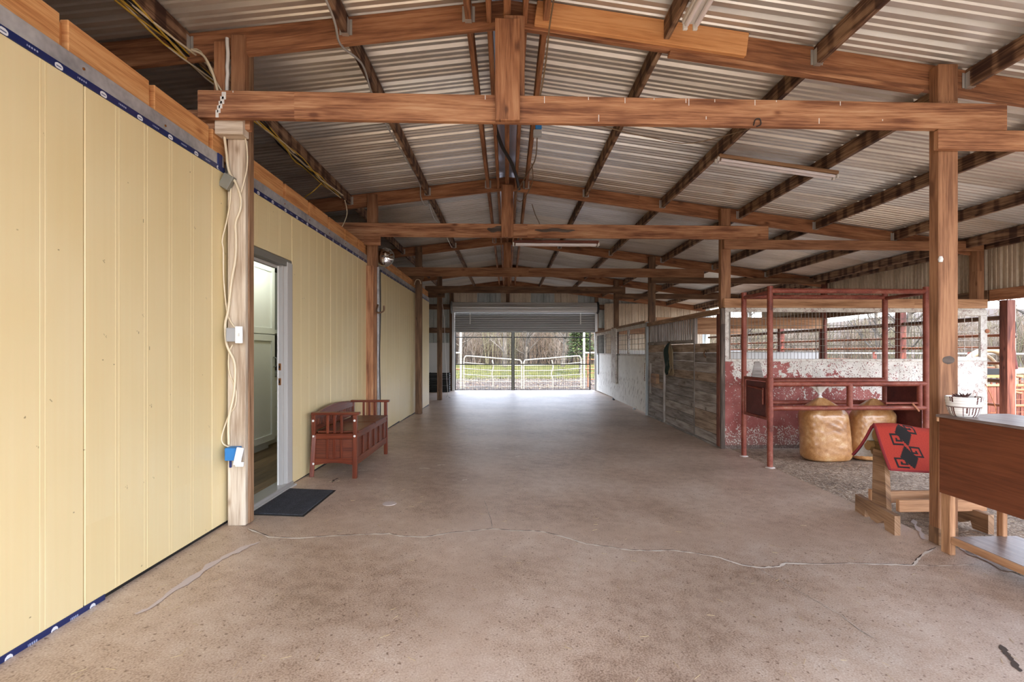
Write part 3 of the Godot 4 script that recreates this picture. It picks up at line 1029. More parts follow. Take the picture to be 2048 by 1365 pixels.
func roll_door():
	var t := structure("door_2")
	var x0 := -1.86; var x1 := 3.1
	# rolled drum: ribbed
	var prof := PackedVector2Array()
	for k in 61:
		var a := deg_to_rad(lerpf(-60, 130, k / 60.0))
		var r := 0.185 - (0.016 if k % 7 < 2 else 0.0)
		prof.append(Vector2(cos(a) * r, sin(a) * r))
	prof.append(Vector2(-0.05, -0.17))
	var b := mb()
	b.prism(prof, P(x0, 2.875, 17.68), Vector3.BACK, Vector3.UP, Vector3(x1 - x0, 0, 0))
	fin(b, "door_drum", M.galv_light, t)
	var y := 2.72
	while y > 2.05:
		var s := mb()
		var h := 0.058
		s.surf(func(u, v): return P(lerpf(-1.81, 3.06, u), y - h * v, 17.80 - 0.02 * sin(PI * v)), 1, 4, 1, 1)
		s.box(P(0.625, y - h - 0.004, 17.812), Vector3(4.87, 0.02, 0.006), Basis.IDENTITY, 0.0)
		fin(s, "slat", M.galv_light, t)
		y -= h + 0.004
	var jl := mb()
	y = 2.72 - 0.06
	while y > 2.05:
		jl.box(P(0.625, y, 17.785), Vector3(4.87, 0.012, 0.01), Basis.IDENTITY, 0.0)
		y -= 0.062
	fin(jl, "slat_joint", M.gate_dark, t)
	span("bottom_bar", t, -1.81, 3.06, 2.03, 2.062, 17.78, 17.82, M.steel_grey)
	span("guide", t, -1.9, -1.815, 0.0, 2.72, 17.74, 17.86, M.galv_light)
	span("guide", t, 3.06, 3.15, 0.0, 2.72, 17.74, 17.86, M.galv_light)
	for q in [[-1.9, 1], [3.14, 1]]:
		var s := mb()
		s.lathe(P(q[0], 2.88, 17.68), [Vector2(0.02, -0.03), Vector2(0.2, -0.03), Vector2(0.22, 0.0), Vector2(0.2, 0.03), Vector2(0.0, 0.03)], 20, Basis(Vector3.FORWARD, PI / 2))
		fin(s, "end_bracket", M.black if q[0] > 0 else M.steel_grey, t)
	for x in [-1.28, 2.56]:
		span("lift_strap", t, x - 0.02, x + 0.02, 2.3, 2.78, 17.772, 17.782, M.white)
	span("lock_handle", t, 0.55, 0.68, 2.055, 2.085, 17.76, 17.785, M.white)


# ------------------------------------------------------------------ right outer wall

func build_right_wall():
	var w := structure("wall_right")
	var d := 1.0
	while d < 13.2:
		var b := mb()
		sheet(b, P(6.97, 2.1, d), Vector3.UP, Vector3(0, 0, -1), Vector3(1, 0, 0), 0.9144, roof_y(6.97) - 2.08)
		fin(b, "siding_sheet", M.siding_tan, w)
		d += 0.9144
	span("girt", w, 6.90, 6.945, 2.09, 2.25, 1.0, 7.1, M.rafter)
	span("girt", w, 6.90, 6.945, 2.09, 2.25, 7.12, 13.2, M.far)
	for q in [[-1.9, 3.5], [3.51, 7.16], [7.26, 10.82], [10.92, 14.48], [14.58, 17.85]]:
		span("eave_beam", w, 6.88, 6.925, 2.84, 2.97, q[0], q[1], M.purlin)
	var posts := [[3.55, M.post], [7.22, M.post], [10.88, M.redwood], [14.54, M.far]]
	for q in posts:
		span("wall_post", w, 6.78 if q[0] > 5 and q[0] < 8 else 6.84, 6.88 if q[0] > 5 and q[0] < 8 else 6.9, 0.0 if q[0] > 8 else 2.09, 2.9, q[0] - 0.07, q[0] + 0.07, q[1])
	# steel posts and pipe rails that close the open lower part
	for dd in [6.95, 8.9, 11.15, 12.9, 15.0]:
		span("steel_post", w, 6.96, 7.08, -0.05, 2.09, dd - 0.06, dd + 0.06, M.redwood if dd < 7 else M.redpipe)
	for q in [[1.85, 0.035], [1.6, 0.02], [1.42, 0.02], [1.2, 0.02], [0.95, 0.03], [0.6, 0.02]]:
		var b := mb()
		b.tube([P(7.02, q[0], 7.0), P(7.02, q[0], 17.6)], q[1], 8)
		fin(b, "rail", M.rust if q[1] < 0.03 else M.far, w)


# ------------------------------------------------------------------ posts and trusses

func build_posts():
	var h := func(x): return roof_y(x) - 0.03
	var left := [
		[-1.927, 3.60, M.pale, "whitish worn timber post beside the open doorway, carrying cream cables and switch boxes"],
		[-1.95, 7.2, M.post, "reddish timber post between the yellow wall panels just behind the slatted bench"],
		[-1.925, 10.80, M.far, "brown timber post coloured as if shaded, at the corner where the third run of yellow panels starts"],
		[-1.965, 14.45, M.far, "free-standing timber post coloured as if shaded, in front of the black stack in the far left corner"]]
	for i in 4:
		var q = left[i]
		var y: float = lift(-1.88, q[1])
		var t := thing("timber_post", q[3], "post", P(q[0] + 0.06, y, q[1] + 0.05))
		if i == 0:
			span("post_shaft", t, q[0], -1.806, y, 2.84, 3.60, 3.64, M.pale)
			span("post_core", t, q[0] + 0.02, -1.80, y, 3.56, 3.64, 3.71, M.pine_old)
			span("upper_board", t, -1.895, -1.80, 3.1, 3.55, 3.58, 3.64, M.post)
			span("upper_board", t, -2.01, -1.935, 3.1, 3.5, 3.58, 3.64, M.rafter)
			var b := mb()
			var sp := []
			for k in 9: sp.append(P(-1.915 + rng.randf_range(-0.004, 0.004), 3.12 + k * 0.05, 3.577))
			b.tube(sp, 0.012, 6)
			fin(b, "sealant_bead", M.white, t)
		else:
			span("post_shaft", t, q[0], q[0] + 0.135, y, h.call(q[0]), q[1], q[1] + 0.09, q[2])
			if i == 1:
				span("face_board", t, q[0] - 0.006, q[0] + 0.1, y, 2.56, q[1] - 0.045, q[1] - 0.001, M.beam)
				span("edge_channel", t, q[0] + 0.136, q[0] + 0.165, y, 2.55, q[1] + 0.01, q[1] + 0.06, M.galv)
	var right := [
		[3.047, 3.51, M.post, "tall reddish timber post nearest on the right, next to the work table and red blanket"],
		[3.036, 7.17, M.post, "timber post rising above the corner of the plank stall and the peeling red wall"],
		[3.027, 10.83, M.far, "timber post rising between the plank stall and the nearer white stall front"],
		[3.043, 14.49, M.far, "timber post coloured as if shaded, rising between the two white stall fronts at the far end"]]
	for i in 4:
		var q = right[i]
		var t := thing("timber_post", q[3], "post", P(q[0] + 0.07, 0, q[1] + 0.045))
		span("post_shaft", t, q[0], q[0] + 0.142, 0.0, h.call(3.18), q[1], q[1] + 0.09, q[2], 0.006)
		if i == 0:
			var ins := mb()
			ins.lathe(P(3.05, 2.02, 3.50), [Vector2(0.012, -0.02), Vector2(0.016, 0.0), Vector2(0.01, 0.02), Vector2(0.0, 0.022)], 12)
			fin(ins, "insulator", M.white, t)
			var sm := mb()
			var pl := PackedVector2Array()
			for k in 18: pl.append(Vector2(cos(TAU * k / 18.0) * 0.045, sin(TAU * k / 18.0) * 0.03 * (0.95 + 0.05 * sin(k * 2.0))))
			sm.prism(pl, P(3.115, 1.31, 3.5092), Vector3.RIGHT, Vector3.UP, Vector3(0, 0, 0.0006))
			fin(sm, "smudge", M.trim_dark, t)
			span("mud_stain", t, q[0] - 0.002, q[0] + 0.144, 0.0, 0.12, q[1] - 0.002, q[1] + 0.09, M.pine_old)


func build_trusses():
	var names := [
		"nearest roof truss, with a bright orange board nailed to its right rafter",
		"second roof truss from the front, its tie beam darkly stained over the hanging tube light",
		"third roof truss, whose tie beam ends beside the post of the plank stall",
		"roof truss closest to the roll-up door, of dark brown timber"]
	var ties := [[-2.05, 3.5, 2.922, 3.105], [-2.4, 3.7, 2.955, 3.145], [-2.3, 4.2, 2.945, 3.13], [-2.3, 3.36, 3.015, 3.205]]
	for i in 4:
		var d: float = BENT[i]
		var q = ties[i]
		var t := thing("roof_truss", names[i], "truss", P(0, q[2], d))
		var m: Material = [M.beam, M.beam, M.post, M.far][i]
		span("tie_beam", t, q[0], q[1], q[2], q[3], d - 0.048, d - 0.004, m)
		var kd := d - 0.09 if i < 2 else d - 0.004
		span("king_post", t, -0.08, 0.086, q[2] - 0.004, 3.6 if i == 0 else 3.68, kd, kd + 0.04, M.rafter)
		if i == 0:
			for j in 16:                     # runs of old white paint
				var px := [-1.82, -0.15, 0.25, 0.55, 0.8, 1.0, 1.22, 1.24, 1.42, 1.7, 1.85, 2.3, 0.62, 1.36, 2.15, 2.6][j] as float
				var ln: float = 0.012 + 0.035 * ((j * 7) % 5) / 4.0
				var yt: float = q[3] - 0.004 if j < 12 else q[2] + 0.06
				span("paint_run", t, px, px + 0.005, yt - ln, yt, d - 0.0495, d - 0.047, M.white, 0.001)
			for j in 5: span("sealant_smear", t, -1.93 + 0.01 * j, -1.91 + 0.012 * j, q[2] + 0.03 * j, q[2] + 0.05 + 0.03 * j, d - 0.052, d - 0.047, M.white, 0.002)
		if i == 1:
			for s in [[-0.28, 0.05, 0.05, 0.055], [0.38, 0.95, 0.03, 0.035]]:
				var b := mb()
				var pl := PackedVector2Array()
				for k in 22:
					var a := TAU * k / 22.0
					pl.append(Vector2(cos(a) * (s[1] - s[0]) / 2, sin(a) * s[3] * (0.7 + 0.3 * sin(a * 5.0))))
				b.prism(pl, P((s[0] + s[1]) / 2, (q[2] + q[3]) / 2 + s[2] * 0.3, d - 0.0485), Vector3.RIGHT, Vector3.UP, Vector3(0, 0, 0.0008))
				fin(b, "water_stain", M.trim_dark, t)
		if i == 0:
			span("king_post_back", t, -0.02, 0.12, 3.1, 3.68, d, d + 0.085, M.beam)
		for s in [-1.0, 1.0]:
			var L := 5.95 if s < 0 else 7.0
			var b := mb()
			b.bar(P(0, RIDGE - 0.095, d + 0.115), P(s * L, roof_y(L) - 0.095, d + 0.115), 0.045, 0.185)
			fin(b, "rafter", M.rafter, t)
		if i == 0:
			var b := mb()
			b.bar(P(0.2, roof_y(0.2) - 0.085, d + 0.07), P(1.70, roof_y(1.70) - 0.085, d + 0.07), 0.042, 0.165)
			fin(b, "sister_board", M.sister, t)
			var c := mb()
			c.bar(P(1.15, roof_y(1.15) - 0.21, d + 0.1), P(3.0, roof_y(3.0) - 0.20, d + 0.1), 0.06, 0.03)
			fin(c, "under_board", M.beam, t)
		var ys := [2.785, 2.818, 2.82, 2.86]
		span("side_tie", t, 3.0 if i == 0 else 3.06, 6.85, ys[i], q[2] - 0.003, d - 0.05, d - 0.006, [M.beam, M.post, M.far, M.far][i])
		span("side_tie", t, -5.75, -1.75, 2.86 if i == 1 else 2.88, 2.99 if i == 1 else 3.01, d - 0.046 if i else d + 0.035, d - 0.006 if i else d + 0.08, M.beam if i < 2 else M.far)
		if i == 0:
			span("side_tie_end", t, -1.965, -1.78, 2.835, 2.99, d + 0.0, d + 0.088, M.pale)
		if i == 1:
			span("side_tie_end", t, -1.97, -1.74, 2.83, 2.952, d - 0.056, d - 0.047, M.beam)


# ------------------------------------------------------------------ stalls along the right of the aisle

func wire_grid(b: MB, o: Vector3, ax: Vector3, w: float, h: float, sx: float, sy: float, r: float):
	var n := int(w / sx); var m := int(h / sy)
	for i in n + 1:
		b.tube([o + ax * (i * w / n), o + ax * (i * w / n) + Vector3.UP * h], r, 4, false)
	for j in m + 1:
		b.tube([o + Vector3.UP * (j * h / m), o + Vector3.UP * (j * h / m) + ax * w], r, 4, false)


func build_stall_fronts():
	var X := 3.0
	# --- plank stall
	var t := thing("stall_front", "weathered grey plank stall front with wooden bars above and a halter hung on it", "stall", P(X, 0, 9))
	for col in [[7.24, 8.1, 10], [8.14, 9.62, 10], [9.68, 10.78, 10]]:
		var y := 0.035
		for k in col[2]:
			var hh := 0.1465 + (0.012 if (k + int(col[0])) % 3 == 0 else -0.006)
			var top := minf(y + hh - 0.004, 1.5)
			span("plank", t, X + rng.randf_range(0.0, 0.006), X + 0.04, y, top, col[0], col[1], [M.plank, M.plank_dark, M.plank_warm][rng.randi() % 3])
			y += hh
			if y > 1.46: break
	span("batten", t, X - 0.03, X + 0.03, 0.02, 1.42, 9.625, 9.675, M.plank)
	span("door_stile", t, X - 0.005, X + 0.05, 0.02, 1.97, 8.102, 8.138, M.plank_dark)
	span("end_board", t, X - 0.004, X + 0.05, 0.02, 1.9, 7.13, 7.235, M.redwood)
	span("top_rail", t, X - 0.03, X + 0.05, 1.9, 1.975, 7.13, 10.8, M.pine_old)
	span("bar_sill", t, X - 0.01, X + 0.05, 1.5, 1.56, 8.14, 10.78, M.plank_dark)
	var d := 8.22
	while d < 10.75:
		span("window_bar", t, X + 0.01, X + 0.035, 1.56, 1.9, d, d + 0.035, M.plank_dark)
		d += 0.108
	span("latch_block", t, X - 0.07, X - 0.0, 0.73, 0.92, 10.0, 10.35, M.pine_old)
	span("door_track", t, X - 0.03, X, 0.5, 1.12, 10.55, 10.62, M.plank)
	span("bottom_rail", t, X - 0.01, X + 0.04, 0.0, 0.032, 7.24, 10.78, M.plank_dark)
	var kb := mb()
	kb.tube(smooth_path([P(X - 0.005, 1.28, 7.62), P(X - 0.02, 1.33, 7.66), P(X - 0.015, 1.38, 7.62), P(X - 0.01, 1.36, 7.58)]), 0.012, 6)
	fin(kb, "door_pull", M.far, t)
	# --- two white stall fronts
	white_stall(10.9, 14.36, "larger whitewashed stall front with two wire windows, next to the weathered plank stall", true)
	white_stall(14.58, 17.45, "smaller pinkish white stall front nearest the roll-up door", false)
	# partitions inside the stalls
	var pw := structure("wall_partition")
	for q in [[10.87, 1.36], [14.53, 1.4]]:
		span("partition_board", pw, 3.2, 6.75, 0.0, q[1] * 0.5, q[0], q[0] + 0.03, M.white_sheet)
		span("partition_board", pw, 3.2, 6.75, q[1] * 0.5 + 0.003, q[1], q[0], q[0] + 0.03, M.white_sheet)
		span("partition_header", pw, 3.2, 6.85, 1.86, 2.1, q[0], q[0] + 0.04, M.header)
	# halters
	var h := thing("rope_halter", "dark green and tan rope halters hanging on the plank stall front", "halter", P(2.94, 0.95, 9.3))
	var b := mb()
	for k in 4:
		var o := 0.03 * k
		b.tube(smooth_path([P(2.965, 1.53, 9.28), P(2.95, 1.4, 9.42 + o), P(2.94, 1.2, 9.35 + o), P(2.95, 1.0 + 0.02 * k, 9.45 - o), P(2.945, 0.95, 9.34), P(2.94, 1.1, 9.26 - o), P(2.95, 1.35, 9.3 + o), P(2.965, 1.52, 9.26)]), 0.014, 6)
	fin(b, "halter_strap", M.rope_green, h)
	b = mb()
	for k in 5:
		var o := 0.025 * k
		b.tube(smooth_path([P(2.965, 1.5, 9.24), P(2.955, 1.42, 9.08), P(2.94, 1.2, 9.0 + o), P(2.95, 1.02 - 0.01 * k, 9.06 - o), P(2.94, 0.96, 9.2), P(2.945, 1.1, 9.22 - o), P(2.95, 1.35, 9.14 + o), P(2.965, 1.48, 9.25)]), 0.012, 6)
	fin(b, "lead_rope", M.rope_tan, h)
	b = mb()
	b.tube([P(3.0, 1.53, 9.27), P(2.945, 1.53, 9.27), P(2.94, 1.56, 9.27)], 0.008, 6)
	fin(b, "hook", M.far, h)


func white_stall(d0: float, d1: float, label: String, big: bool):
	var X := 2.99 if big else 3.06
	var t := thing("stall_front", label, "stall", P(X, 0, (d0 + d1) / 2))
	var mid := (d0 + d1) / 2 - 0.05
	for q in [[d0, mid - 0.005], [mid + 0.005, d1]]:
		var b := mb()
		var w: float = q[1] - q[0]
		b.quad(P(X, 0.04, q[0]), P(X, 0.04, q[1]), P(X, 1.26, q[1]), P(X, 1.26, q[0]), Vector3.LEFT, Vector2((q[0] - d0) / 3.5, 1), Vector2((q[1] - d0) / 3.5, 1), Vector2((q[1] - d0) / 3.5, 0.02), Vector2((q[0] - d0) / 3.5, 0.02))
		b.uo = Vector2(0.5, 0.5)
		b.box(P(X + 0.022, 0.65, (q[0] + q[1]) / 2), Vector3(0.04, 1.22, w), Basis.IDENTITY, 0.0)
		fin(b, "lower_panel", M.wall_white, t)
	var st: Material = M.trim_white
	span("sill_rail", t, X - 0.012, X + 0.04, 1.26, 1.30, d0, d1, st)
	span("top_rail", t, X - 0.012, X + 0.04, 1.9, 1.98, d0, d1, st)
	for d in [d0 + 0.03, mid, d1 - 0.03]:
		span("stile", t, X - 0.008, X + 0.036, 1.3, 1.9, d - 0.045, d + 0.045, st)
	span("corner_post", t, X - 0.02, X + 0.06, 0.0, 2.0, d0 - 0.05, d0 - 0.001, M.steel_grey)
	span("head_cover", t, X - 0.05, X + 0.04, 1.981, 2.03, d0 - 0.02, d1, M.pine_old)
	if big:
		span("slide_board", t, X - 0.06, X - 0.015, 0.5, 2.0, d1 - 0.6, d1, st)
		span("roller_guide", t, X - 0.02, X + 0.03, 0.0, 0.04, d0 + 1.0, d0 + 1.12, M.steel_grey)
		span("roller_guide", t, X - 0.02, X + 0.03, 0.0, 0.06, d1 - 0.1, d1, M.black)
		var ch := mb()
		for k in 8: ch.tube([P(X - 0.02, 1.12 - 0.05 * k, d0 + 0.06), P(X - 0.02, 1.075 - 0.05 * k, d0 + 0.06)], 0.007, 5)
		fin(ch, "door_chain", M.far, t)
	else:
		span("drop_bar", t, X - 0.03, X - 0.012, 0.6, 1.3, d1 - 0.5, d1 - 0.42, M.steel_grey)
	for q in [[d0 + 0.075, mid - 0.045], [mid + 0.045, d1 - 0.075]]:
		var b := mb()
		wire_grid(b, P(X + 0.015, 1.3, q[0]), Vector3(0, 0, -1), q[1] - q[0], 0.6, 0.1, 0.1, 0.004)
		var o := fin(b, "wire_mesh", M.wire_dark, t)
		o.set_meta("kind", "stuff")
	var lat := span("latch", t, X - 0.04, X + 0.0, 1.27, 1.29, d1 - 0.9 if big else d1 - 0.5, d1 - 0.62 if big else d1 - 0.3, M.black)
	lat.set_meta("label", "black sliding bolt")


func build_peeling_wall():
	var t := thing("stall_wall", "peeling red and white painted stall wall with welded wire above it", "stall wall", P(5.0, 0, 7.15))
	var x0 := 3.06; var x1 := 6.84
	for q in [[x0, 4.32], [4.323, 5.58], [5.583, 6.25]]:
		var b := mb()
		b.quad(P(q[0], 0.0, 7.1), P(q[1], 0.0, 7.1), P(q[1], 1.23, 7.1), P(q[0], 1.23, 7.1), Vector3.BACK, Vector2((q[0] - x0) / 3.8, 1), Vector2((q[1] - x0) / 3.8, 1), Vector2((q[1] - x0) / 3.8, 0.01), Vector2((q[0] - x0) / 3.8, 0.01))
		b.uo = Vector2(0.3, 0.3)
		b.box(P((q[0] + q[1]) / 2, 0.615, 7.122), Vector3(q[1] - q[0], 1.23, 0.04), Basis.IDENTITY, 0.0)
		fin(b, "wall_board", M.wall_red, t)
	span("sill_trim", t, x0, 6.25, 1.228, 1.262, 7.085, 7.14, M.trim_white)
	span("top_trim", t, x0, x1, 1.925, 1.985, 7.085, 7.14, M.trim_white)
	span("side_trim", t, x0, x0 + 0.055, 1.262, 1.925, 7.085, 7.14, M.trim_white)
	span("end_trim", t, 3.0, 3.058, 0.0, 1.98, 7.08, 7.128, M.trim_dark)
	span("header_board", t, 3.04, x1 + 0.02, 1.985, 2.115, 7.07, 7.115, M.header)
	var b := mb()
	wire_grid(b, P(x0 + 0.07, 1.262, 7.1), Vector3.RIGHT, 6.22 - x0 - 0.07, 0.663, 0.0508, 0.0832, 0.0034)
	fin(b, "wire_mesh", M.wire, t).set_meta("kind", "stuff")
	span("mesh_edge", t, x0 + 0.06, x0 + 0.075, 1.262, 1.925, 7.09, 7.11, M.wire)
	for q in [[4.36, 7.08], [5.66, 7.08]]:
		span("seam_strap", t, q[0], q[0] + 0.006, 1.262, 1.92, 7.085, 7.09, M.wire)
	# feeder door at the right end
	span("door_board", t, 6.255, 6.84, 0.02, 1.232, 7.06, 7.10, M.trim_white)
	span("door_rail", t, 6.255, 6.84, 1.235, 1.29, 7.06, 7.10, M.trim_white)
	span("door_rail", t, 6.255, 6.84, 1.88, 1.96, 7.06, 7.10, M.trim_white)
	span("door_stile", t, 6.255, 6.30, 1.29, 1.88, 7.06, 7.10, M.trim_white)
	span("door_stile", t, 6.74, 6.84, 1.29, 1.88, 7.06, 7.10, M.trim_white)
	b = mb()
	wire_grid(b, P(6.30, 1.29, 7.08), Vector3.RIGHT, 0.44, 0.59, 0.1, 0.1, 0.005)
	fin(b, "door_mesh", M.trim_white, t).set_meta("kind", "stuff")
	b = mb()
	b.tube(smooth_path([P(6.80, 0.9, 7.05), P(6.86, 0.75, 7.03), P(6.93, 0.52, 7.02), P(6.85, 0.5, 7.03)]), 0.006, 5)
	fin(b, "tie_cord", M.rust, t)
	b = mb()
	b.lathe(P(6.83, 1.66, 7.055), [Vector2(0.03, -0.012), Vector2(0.03, 0.01), Vector2(0.012, 0.02), Vector2(0.0, 0.02)], 12, Basis(Vector3.RIGHT, PI / 2))
	fin(b, "latch_plate", M.rust, t)
	# worn patch board under the mesh
	b = mb()
	b.prism(PackedVector2Array([Vector2(-0.08, 0), Vector2(0.09, 0), Vector2(0.05, 0.2), Vector2(0.02, 0.24), Vector2(-0.03, 0.24), Vector2(-0.05, 0.15)]), P(3.52, 1.0, 7.098), Vector3.RIGHT, Vector3.UP, Vector3(0, 0, 0.006))
	fin(b, "worn_board", M.plank_dark, t)


# ------------------------------------------------------------------ outside

func ground_y(x: float, d: float) -> float:
	var g := -0.16 - 0.1 * smoothstep(18.0, 22.0, d)
	g += 7.0 * smoothstep(62.0, 120.0, d) + 5.0 * smoothstep(55.0, 120.0, x) + 4.0 * smoothstep(60.0, 120.0, -x)
	return g


func build_outside():
	var g := structure("ground")
	var b := mb()
	var n := fnl(601, 0.08, 4)
	var xs := []; var ds := []
	for i in 61: xs.append(-110.0 + 220.0 * i / 60.0)
	for j in 71: ds.append(-40.0 + 170.0 * j / 70.0)
	var brown := Color(0.12, 0.075, 0.05); var green := Color(0.13, 0.14, 0.04); var pale := Color(0.15, 0.11, 0.07)
	for i in 60:
		for j in 70:
			var q := []
			for w in [[0, 0], [1, 0], [1, 1], [0, 1]]:
				var x: float = xs[i + w[0]]; var d: float = ds[j + w[1]]
				var k := n.get_noise_2d(x, d)
				var gr := smoothstep(29.0, 33.0, d + 6.0 * k) * smoothstep(64.0, 56.0, d) if absf(x) < 16 else smoothstep(-0.3, 0.2, k) * (0.7 if x > 0 else 0.8) * smoothstep(60.0, 50.0, absf(x))
				q.append([P(x, ground_y(x, d) + 0.03 * k, d), Vector2(x, d), brown.lerp(pale, clampf(k + 0.4, 0, 1)).lerp(green, gr)])
			for t in [[0, 2, 1], [0, 3, 2]]:
				for k in 3:
					b.v.append(q[t[k]][0]); b.n.append(Vector3.UP); b.u.append(q[t[k]][1]); b.c.append(q[t[k]][2])
	fin(b, "yard", M.ground, g)
	# leaf litter in front of the gates
	var lb := MB.new()
	lb.quad(Vector3(-0.05, 0, 0), Vector3(0, 0.012, -0.03), Vector3(0.05, 0, 0), Vector3(0, 0.004, 0.03), Vector3.UP, Vector2.ZERO, Vector2.ZERO, Vector2.ZERO, Vector2.ZERO)
	scatter("leaf_litter", lb, M.twig, 2600, func(i):
		var x := rng.randf_range(-5, 7); var d := 18.4 + pow(rng.randf(), 1.3) * 14.0
		return [Transform3D(Basis(Vector3.UP, rng.randf() * TAU).rotated(Vector3.RIGHT, rng.randf_range(-0.4, 0.4)), P(x, ground_y(x, d) + 0.03, d)), Color(0.16, 0.09, 0.05).lerp(Color(0.3, 0.22, 0.14), rng.randf())],
		"brown leaf litter scattered on the ground beyond the mesh gate", "leaves")
	# grass tufts
	var gb := MB.new()
	for k in 9:
		var a := k * 2.4
		var o := Vector3(cos(a), 0, sin(a)) * 0.05 * (k % 3)
		gb.tri(o + Vector3(-0.012, 0, 0), o + Vector3(0.012, 0, 0), o * 2.4 + Vector3(0, 0.16 + 0.02 * (k % 4), 0), Vector3.BACK, Vector3.BACK, Vector3.BACK, Vector2.ZERO, Vector2.ZERO, Vector2.ZERO)
	scatter("grass", gb, M.twig, 6000, func(i):
		var x := rng.randf_range(-14, 16); var d := rng.randf_range(30, 58)
		return [Transform3D(Basis(Vector3.UP, rng.randf() * TAU) * rng.randf_range(0.6, 1.6), P(x, ground_y(x, d), d)), Color(0.12, 0.13, 0.03).lerp(Color(0.22, 0.21, 0.08), rng.randf())],
		"short green grass on the far side of the pipe gates", "grass")
	# leafless brush
	var kinds := []
	for s in 4:
		var br := MB.new()
		var r := RandomNumberGenerator.new()
		r.seed = 700 + s
		for k in 16:
			var a := r.randf() * TAU
			var o := Vector3(cos(a), 0, sin(a)) * r.randf() * 1.1
			var h := r.randf_range(2.2, 5.0)
			var lean := Vector3(r.randf_range(-1, 1), 0, r.randf_range(-1, 1)) * 0.9
			var tip := o + lean + Vector3.UP * h
			var midp := o.lerp(tip, 0.5) + Vector3(r.randf_range(-0.25, 0.25), 0, r.randf_range(-0.25, 0.25))
			br.tube([o, midp, tip], [0.035, 0.022, 0.008], 4, false)
			for j in 6:
				var f := r.randf_range(0.25, 0.95)
				var p0 := o.lerp(midp, f * 2) if f < 0.5 else midp.lerp(tip, f * 2 - 1)
				var dir := Vector3(r.randf_range(-1, 1), r.randf_range(0.1, 1.0), r.randf_range(-1, 1)).normalized() * r.randf_range(0.5, 1.3)
				br.tube([p0, p0 + dir * 0.6, p0 + dir + Vector3(0, 0.15, 0)], [0.014, 0.01, 0.004], 3, false)
		kinds.append(br)
	for s in 4:
		var cols := [Color(0.16, 0.115, 0.08), Color(0.2, 0.16, 0.125), Color(0.13, 0.09, 0.06), Color(0.16, 0.14, 0.08)]
		scatter("brush", kinds[s], M.twig, 260, func(i):
			var x := rng.randf_range(-32, 40); var d := rng.randf_range(60, 92)
			if i % 3 == 0:
				x = rng.randf_range(36, 75); d = rng.randf_range(-8, 70)
			return [Transform3D(Basis(Vector3.UP, rng.randf() * TAU) * rng.randf_range(0.8, 1.6), P(x, ground_y(x, d) - 0.1, d)), (cols[s] as Color) * rng.randf_range(0.75, 1.25)],
			["tangled tan winter brush at the wood edge", "greyish bare brush filling the wood edge", "dark brown bare thicket behind the pasture", "olive tinged winter thicket behind the grass"][s], "brush")
	# standing bare trees
	var spots := [[-5.4, 58, 11.0, "slim pale"], [-3.3, 66, 12.0, "pale forked"], [-0.25, 50, 11.0, "thick grey"], [1.5, 75, 12.0, "leaning pale"], [2.1, 59, 10.0, "thin grey"], [5.2, 67, 10.0, "crooked grey"], [5.4, 50, 11.0, "pale leaning"], [10.7, 75, 12.0, "thin brown"], [11.5, 58, 10.0, "tall brown"],
		[24, 22, 10, "spreading grey"], [27, 34, 11, "slender"], [30, 14, 12, "broad bare"], [33, 44, 11, "twin forked"], [22, 46, 10, "young bare"], [36, 26, 12, "tall spreading"]]
	for i in spots.size():
		var q = spots[i]
		var where: String = ["seen through the left leaf of the mesh gate", "seen beside the centre post of the mesh gate", "seen through the right leaf of the mesh gate", "seen past the horse stall wire on the right"][0 if q[0] < 0 else (1 if q[0] < 2.5 else (2 if q[0] < 15 else 3))]
		bare_tree(P(q[0], ground_y(q[0], q[1]) - 0.05, q[1]), q[2], 800 + i, "%s winter tree without leaves, %s" % [q[3], where])
	conifer(P(5.05, ground_y(5, 35), 35), 6.5, "dense dark green conifer beyond the right gate post", 0)
	conifer(P(-9.4, ground_y(-9, 66), 66), 7.5, "thin yellowish green evergreen among the bare trees on the left", 1)
	# far woodland floor and rise are part of the ground; pasture fences on the right
	var f := thing("pasture_fence", "rusty pipe fence across the pasture outside the open right wall", "fence", P(12.5, -0.16, 12))
	for k in 9:
		var d := -1.0 + k * 3.6
		var c := mb()
		c.tube([P(12.5, -0.2, d), P(12.5, 1.35, d)], 0.06, 8)
		fin(c, "fence_post", M.redpipe, f)
	for y in [1.3, 0.95, 0.6, 0.25]:
		var c := mb()
		c.tube([P(12.5, y, -1.0), P(12.5, y, 28.0)], 0.035, 6)
		fin(c, "fence_rail", M.rust if y < 1 else M.gate_white, f)


func scatter(called: String, b: MB, m: Material, count: int, f: Callable, label: String, category: String):
	var am := ArrayMesh.new()
	var a := []
	a.resize(Mesh.ARRAY_MAX)
	a[Mesh.ARRAY_VERTEX] = b.v; a[Mesh.ARRAY_NORMAL] = b.n; a[Mesh.ARRAY_TEX_UV] = b.u
	am.add_surface_from_arrays(Mesh.PRIMITIVE_TRIANGLES, a)
	am.surface_set_material(0, m)
	var mm := MultiMesh.new()
	mm.transform_format = MultiMesh.TRANSFORM_3D
	mm.use_colors = true
	mm.mesh = am
	mm.instance_count = count
	for i in count:
		var q = f.call(i)
		mm.set_instance_transform(i, q[0])
		mm.set_instance_color(i, q[1])
	var o := MultiMeshInstance3D.new()
	o.name = numbered(called, self)
	o.multimesh = mm
	add_child(o)
	o.set_meta("kind", "stuff")
	tag(o, label, category)


